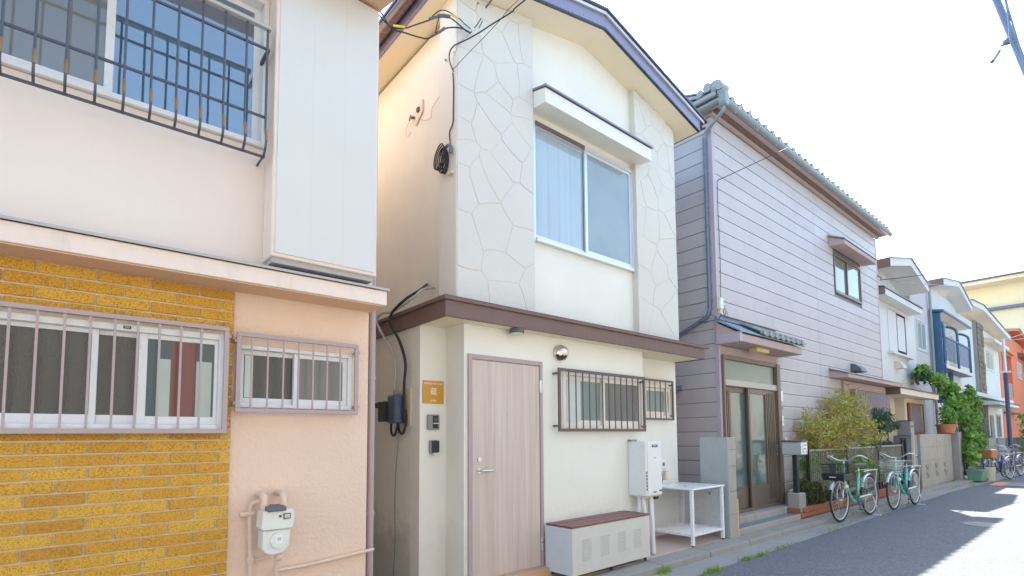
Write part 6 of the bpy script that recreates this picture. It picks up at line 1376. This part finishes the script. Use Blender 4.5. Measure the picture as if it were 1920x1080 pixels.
for (a, b, z0_, z1_) in ((28.8, 30.0, 1.0, 2.5), (36.2, 37.6, 1.2, 2.5)): sliding_window(SH, a, b, z0_, z1_, 4.8, .05, 'silver_brown', ('g_grey', 'g_dark'), lw=.05)
MB().box(34.4, 35.3, 4.76, 4.80, .1, 2.4).build('front_door', 'sash_dark', SH)
SW = thing('boundary_wall', 'low grey boundary wall before the beige pillar house', 'wall', (29, 3.6, 0))
for i in range(6):
    for j in range(4): MB().box(25.4 + i * 1.6, 26.98 + i * 1.6, 3.62 - i * .07, 3.74 - i * .07, .03 + j * .32, .34 + j * .32).build('block', 'gutterc', SW)

# orange house
OH = thing('orange_house', 'bright orange red house with dark recessed loggia and porch', 'house', (43, 4.9, 0))
m = MB(); m.box(38.6, 39.4, 4.8, 12, .05, 7.2).box(43.1, 49, 4.8, 12, .05, 7.4).box(39.4, 43.1, 4.8, 12, 6.15, 7.2).box(39.4, 43.1, 4.8, 5.5, .05, 3.65).box(39.4, 43.1, 7.5, 12, 3.65, 6.15); m.build('wall', 'orange_h', OH)
MB().box(39.41, 43.09, 7.4, 7.48, 3.66, 6.14).build('loggia_back', 'black', OH)
MB().box(38.5, 43.3, 4.65, 4.799, 6.25, 6.4).build('ledge', 'orange_h', OH)
for i in range(10): MB().box(39.6 + i * .36, 39.64 + i * .36, 4.82, 4.86, 3.66, 4.5).build('loggia_rail', 'alu', OH)
for z_ in (2.6, 3.1): MB().box(38.8, 42.7, 4.5, 4.79, z_, z_ + .08).build('shelf_bracket', 'brown_bar', OH)
gable(OH, 38.65, 43.8, 50.0, 7.15, 7.85, 7.2, 4.4, 12, 'orange_h', 'orange_h', 'gutter', th=.12)
for (z0_, z1_) in ((5.0, 6.1), (1.5, 2.7)):
    f = MB().box(45.4, 47.2, 4.76, 4.80, z0_, z1_).build('window', 'alu', OH); MB().box(45.5, 47.1, 4.75, 4.76, z0_ + .1, z1_ - .1).build('pane', 'g_far', f)
MB().prism([(4.1, 6.4), (4.1, 6.55), (4.799, 6.75), (4.799, 6.45)], 'x', 46.0, 49.6).build('side_canopy', 'brown_wood', OH)
MB().tube([(48.5, 4.7, 7.2), (48.5, 4.7, 1)], .07, 8).build('downpipe', 'white_pvc', OH)

# big pale yellow building closing the view
YB = thing('yellow_building', 'large pale yellow building with long overhanging eaves at street end', 'building', (55, 4, 0))
MB().box(53, 78, -14, 18, .0, 13.0).build('wall', 'yellow_h', YB)
MB().box(51.2, 78, -14.6, 18.6, 12.85, 13.1).build('roof_slab', 'yellow_h', YB)
MB().box(51.0, 78, -14.8, 18.8, 13.1, 13.22).build('roof_edge', 'roofmetal', YB)
MB().box(52.5, 53, -14.4, 18.4, 10.95, 11.15).build('eave_band', 'pole_blue', YB)
for i in range(9):
    y0 = -12 + i * 3.2
    for zz in (1.5, 4.7, 7.6): f = MB().box(52.93, 53.0, y0, y0 + 1.6, zz, zz + 1.3).build('window', 'alu', YB); MB().box(52.91, 52.93, y0 + .1, y0 + 1.5, zz + .1, zz + 1.2).build('pane', 'g_far', f)

# poles and far wires
UP = thing('utility_pole', 'blue grey street pole standing before the orange house', 'utility pole', (27.4, 3.25, 0))
MB().tube([(27.52, 3.27, 0), (27.56, 3.27, 3.4), (27.57, 3.27, 3.9)], [.08, .07, .065], 12).build('pole_shaft', 'pole_navy', UP, smooth=True)
MB().tube([(27.57, 3.27, 3.9), (27.6, 3.27, 5.25)], [.055, .05], 8).build('pole_tip', 'alu', UP)
MB().box(27.45, 27.6, 3.1, 3.45, 3.88, 3.94).build('pole_band', 'alu', UP)
SP = thing('leaning_pole', 'blue grey steel pole leaning over the street at upper right', 'utility pole', (14, -.8, 0))
MB().tube([(14, -.80, 0), (14, 2.0, 13.46)], [.07, .06], 14).build('pole_shaft', 'pole_blue', SP, smooth=True)
MB().tube(bez([(14.0, .55, 6.0), (13.9, .95, 7.9), (13.7, 1.02, 8.7), (13.72, 1.18, 9.3), (13.8, 1.20, 10.0), (13.9, 1.30, 10.9), (13.95, 1.5, 12)], 6), .022, 6).tube(bez([(14.0, .7, 7.0), (13.8, .98, 8.6), (13.78, 1.20, 10.1), (13.8, 1.35, 11.2), (13.7, 1.25, 12.4)], 6), .016, 6).build('pole_cable', 'pole_blue', SP)
MB().sphere((13.9, 1.26, 9.45), .07).cyl((13.95, 1.1, 9.4), (13.9, 1.35, 9.42), .025, 8).build('insulator', 'pole_blue', SP, smooth='all')
MB().tube([(13.6, 1.36, 9.15), (13.1, 1.42, 8.72)], .035, 8).build('cable_clamp', 'darkgrey', SP)
wire('far_wire', 'thin wire running from the white house toward the right edge', sag((16.0, 4.3, 5.62), (27.96, 2.5, 8.6), .12), .014, 'cable_black', 5)
wire('far_wire', 'lower faint wire running from the white house to the right edge', sag((16.8, 4.25, 5.75), (34, 2.5, 8.9), .3), .008, 'midgrey', 5)
for i, (z_, y_) in enumerate(((7.6, 2.6), (9.2, 2.9))):
    wire('street_wire', ['faint sagging wire crossing before the yellow building', 'upper faint wire crossing before the yellow building'][i], sag((27.6, 3.27, 5.2), (48, y_ - 2, z_ + 1), .3), .014, 'midgrey', 5)
DV = thing('wire_anchor', 'small grey wire anchor on the mauve house corner below the eaves', 'bracket', (16.0, 4.3, 5.6))
MB().tube([(15.9, 4.35, 5.75), (15.95, 4.28, 5.68), (16.0, 4.25, 5.6)], .02, 6).build('anchor', 'midgrey', DV)

# ------------------------------------------------------------------ houses on the camera's side of the street
def opposite(name, label, x0, x1, h, y0, mat, flat, wins):
    t = thing(name, label, 'house', ((x0 + x1) / 2, y0, 0))
    MB().box(x0, x1, y0 - 7, y0, 0, h).build('wall', mat, t)
    if flat: MB().box(x0 - .1, x1 + .1, y0 - 7.1, y0 + .1, h, h + .12).build('parapet', 'gutter', t)
    else: MB().prism([(y0 + .5, h), (y0 + .5, h + .12), (y0 - 3.5, h + 1.6), (y0 - 7.5, h + .12), (y0 - 7.5, h)], 'x', x0 - .3, x1 + .3).build('roof', 'roofmetal', t)
    for (a, b, c, d) in wins:
        f = MB().box(a, b, y0, y0 + .03, c, d).build('window', 'alu', t); 
        MB().box(a + .06, b - .06, y0 + .031, y0 + .036, c + .06, d - .06).build('pane', 'g_far', f)
    MB().box(x0 + .3, x0 + 1.2, y0, y0 + .04, .1, 2.1).build('door', 'brown_wood', t)
opposite('grey_opposite_house', 'grey house across the street to the left of the viewpoint', -12, -3.6, 6.0, -1.9, 'white_h', False, [(-10, -8, 1, 2.2), (-7, -5, 3.6, 4.8)])
opposite('pink_opposite_house', 'pale pink house across the street behind the viewpoint', -3.4, 3.4, 6.2, -1.9, 'pinkwall', False, [(-1, 1, 1.2, 2.4), (-2, 0, 3.8, 5), (1, 2.6, 3.8, 5)])
opposite('white_opposite_house', 'white flat roofed house across the street', 3.6, 12.4, 6.9, -2.0, 'white_h', True, [(5, 6.8, 1, 2.2), (8.5, 10.5, 1, 2.2), (5, 6.8, 4, 5.2), (9, 11, 4, 5.2)])
opposite('beige_opposite_house', 'beige house across the street further along', 14.8, 22, 6.2, -2.0, 'beige_h', False, [(17, 19, 1, 2.2), (16, 18, 3.8, 5), (19.5, 21, 3.8, 5)])
opposite('far_opposite_house', 'white house across the street near its far end', 22.3, 34, 6.2, -2.6, 'white_h', False, [(25, 27, 1, 2.2), (25, 27, 3.8, 5), (29, 31, 3.8, 5)])
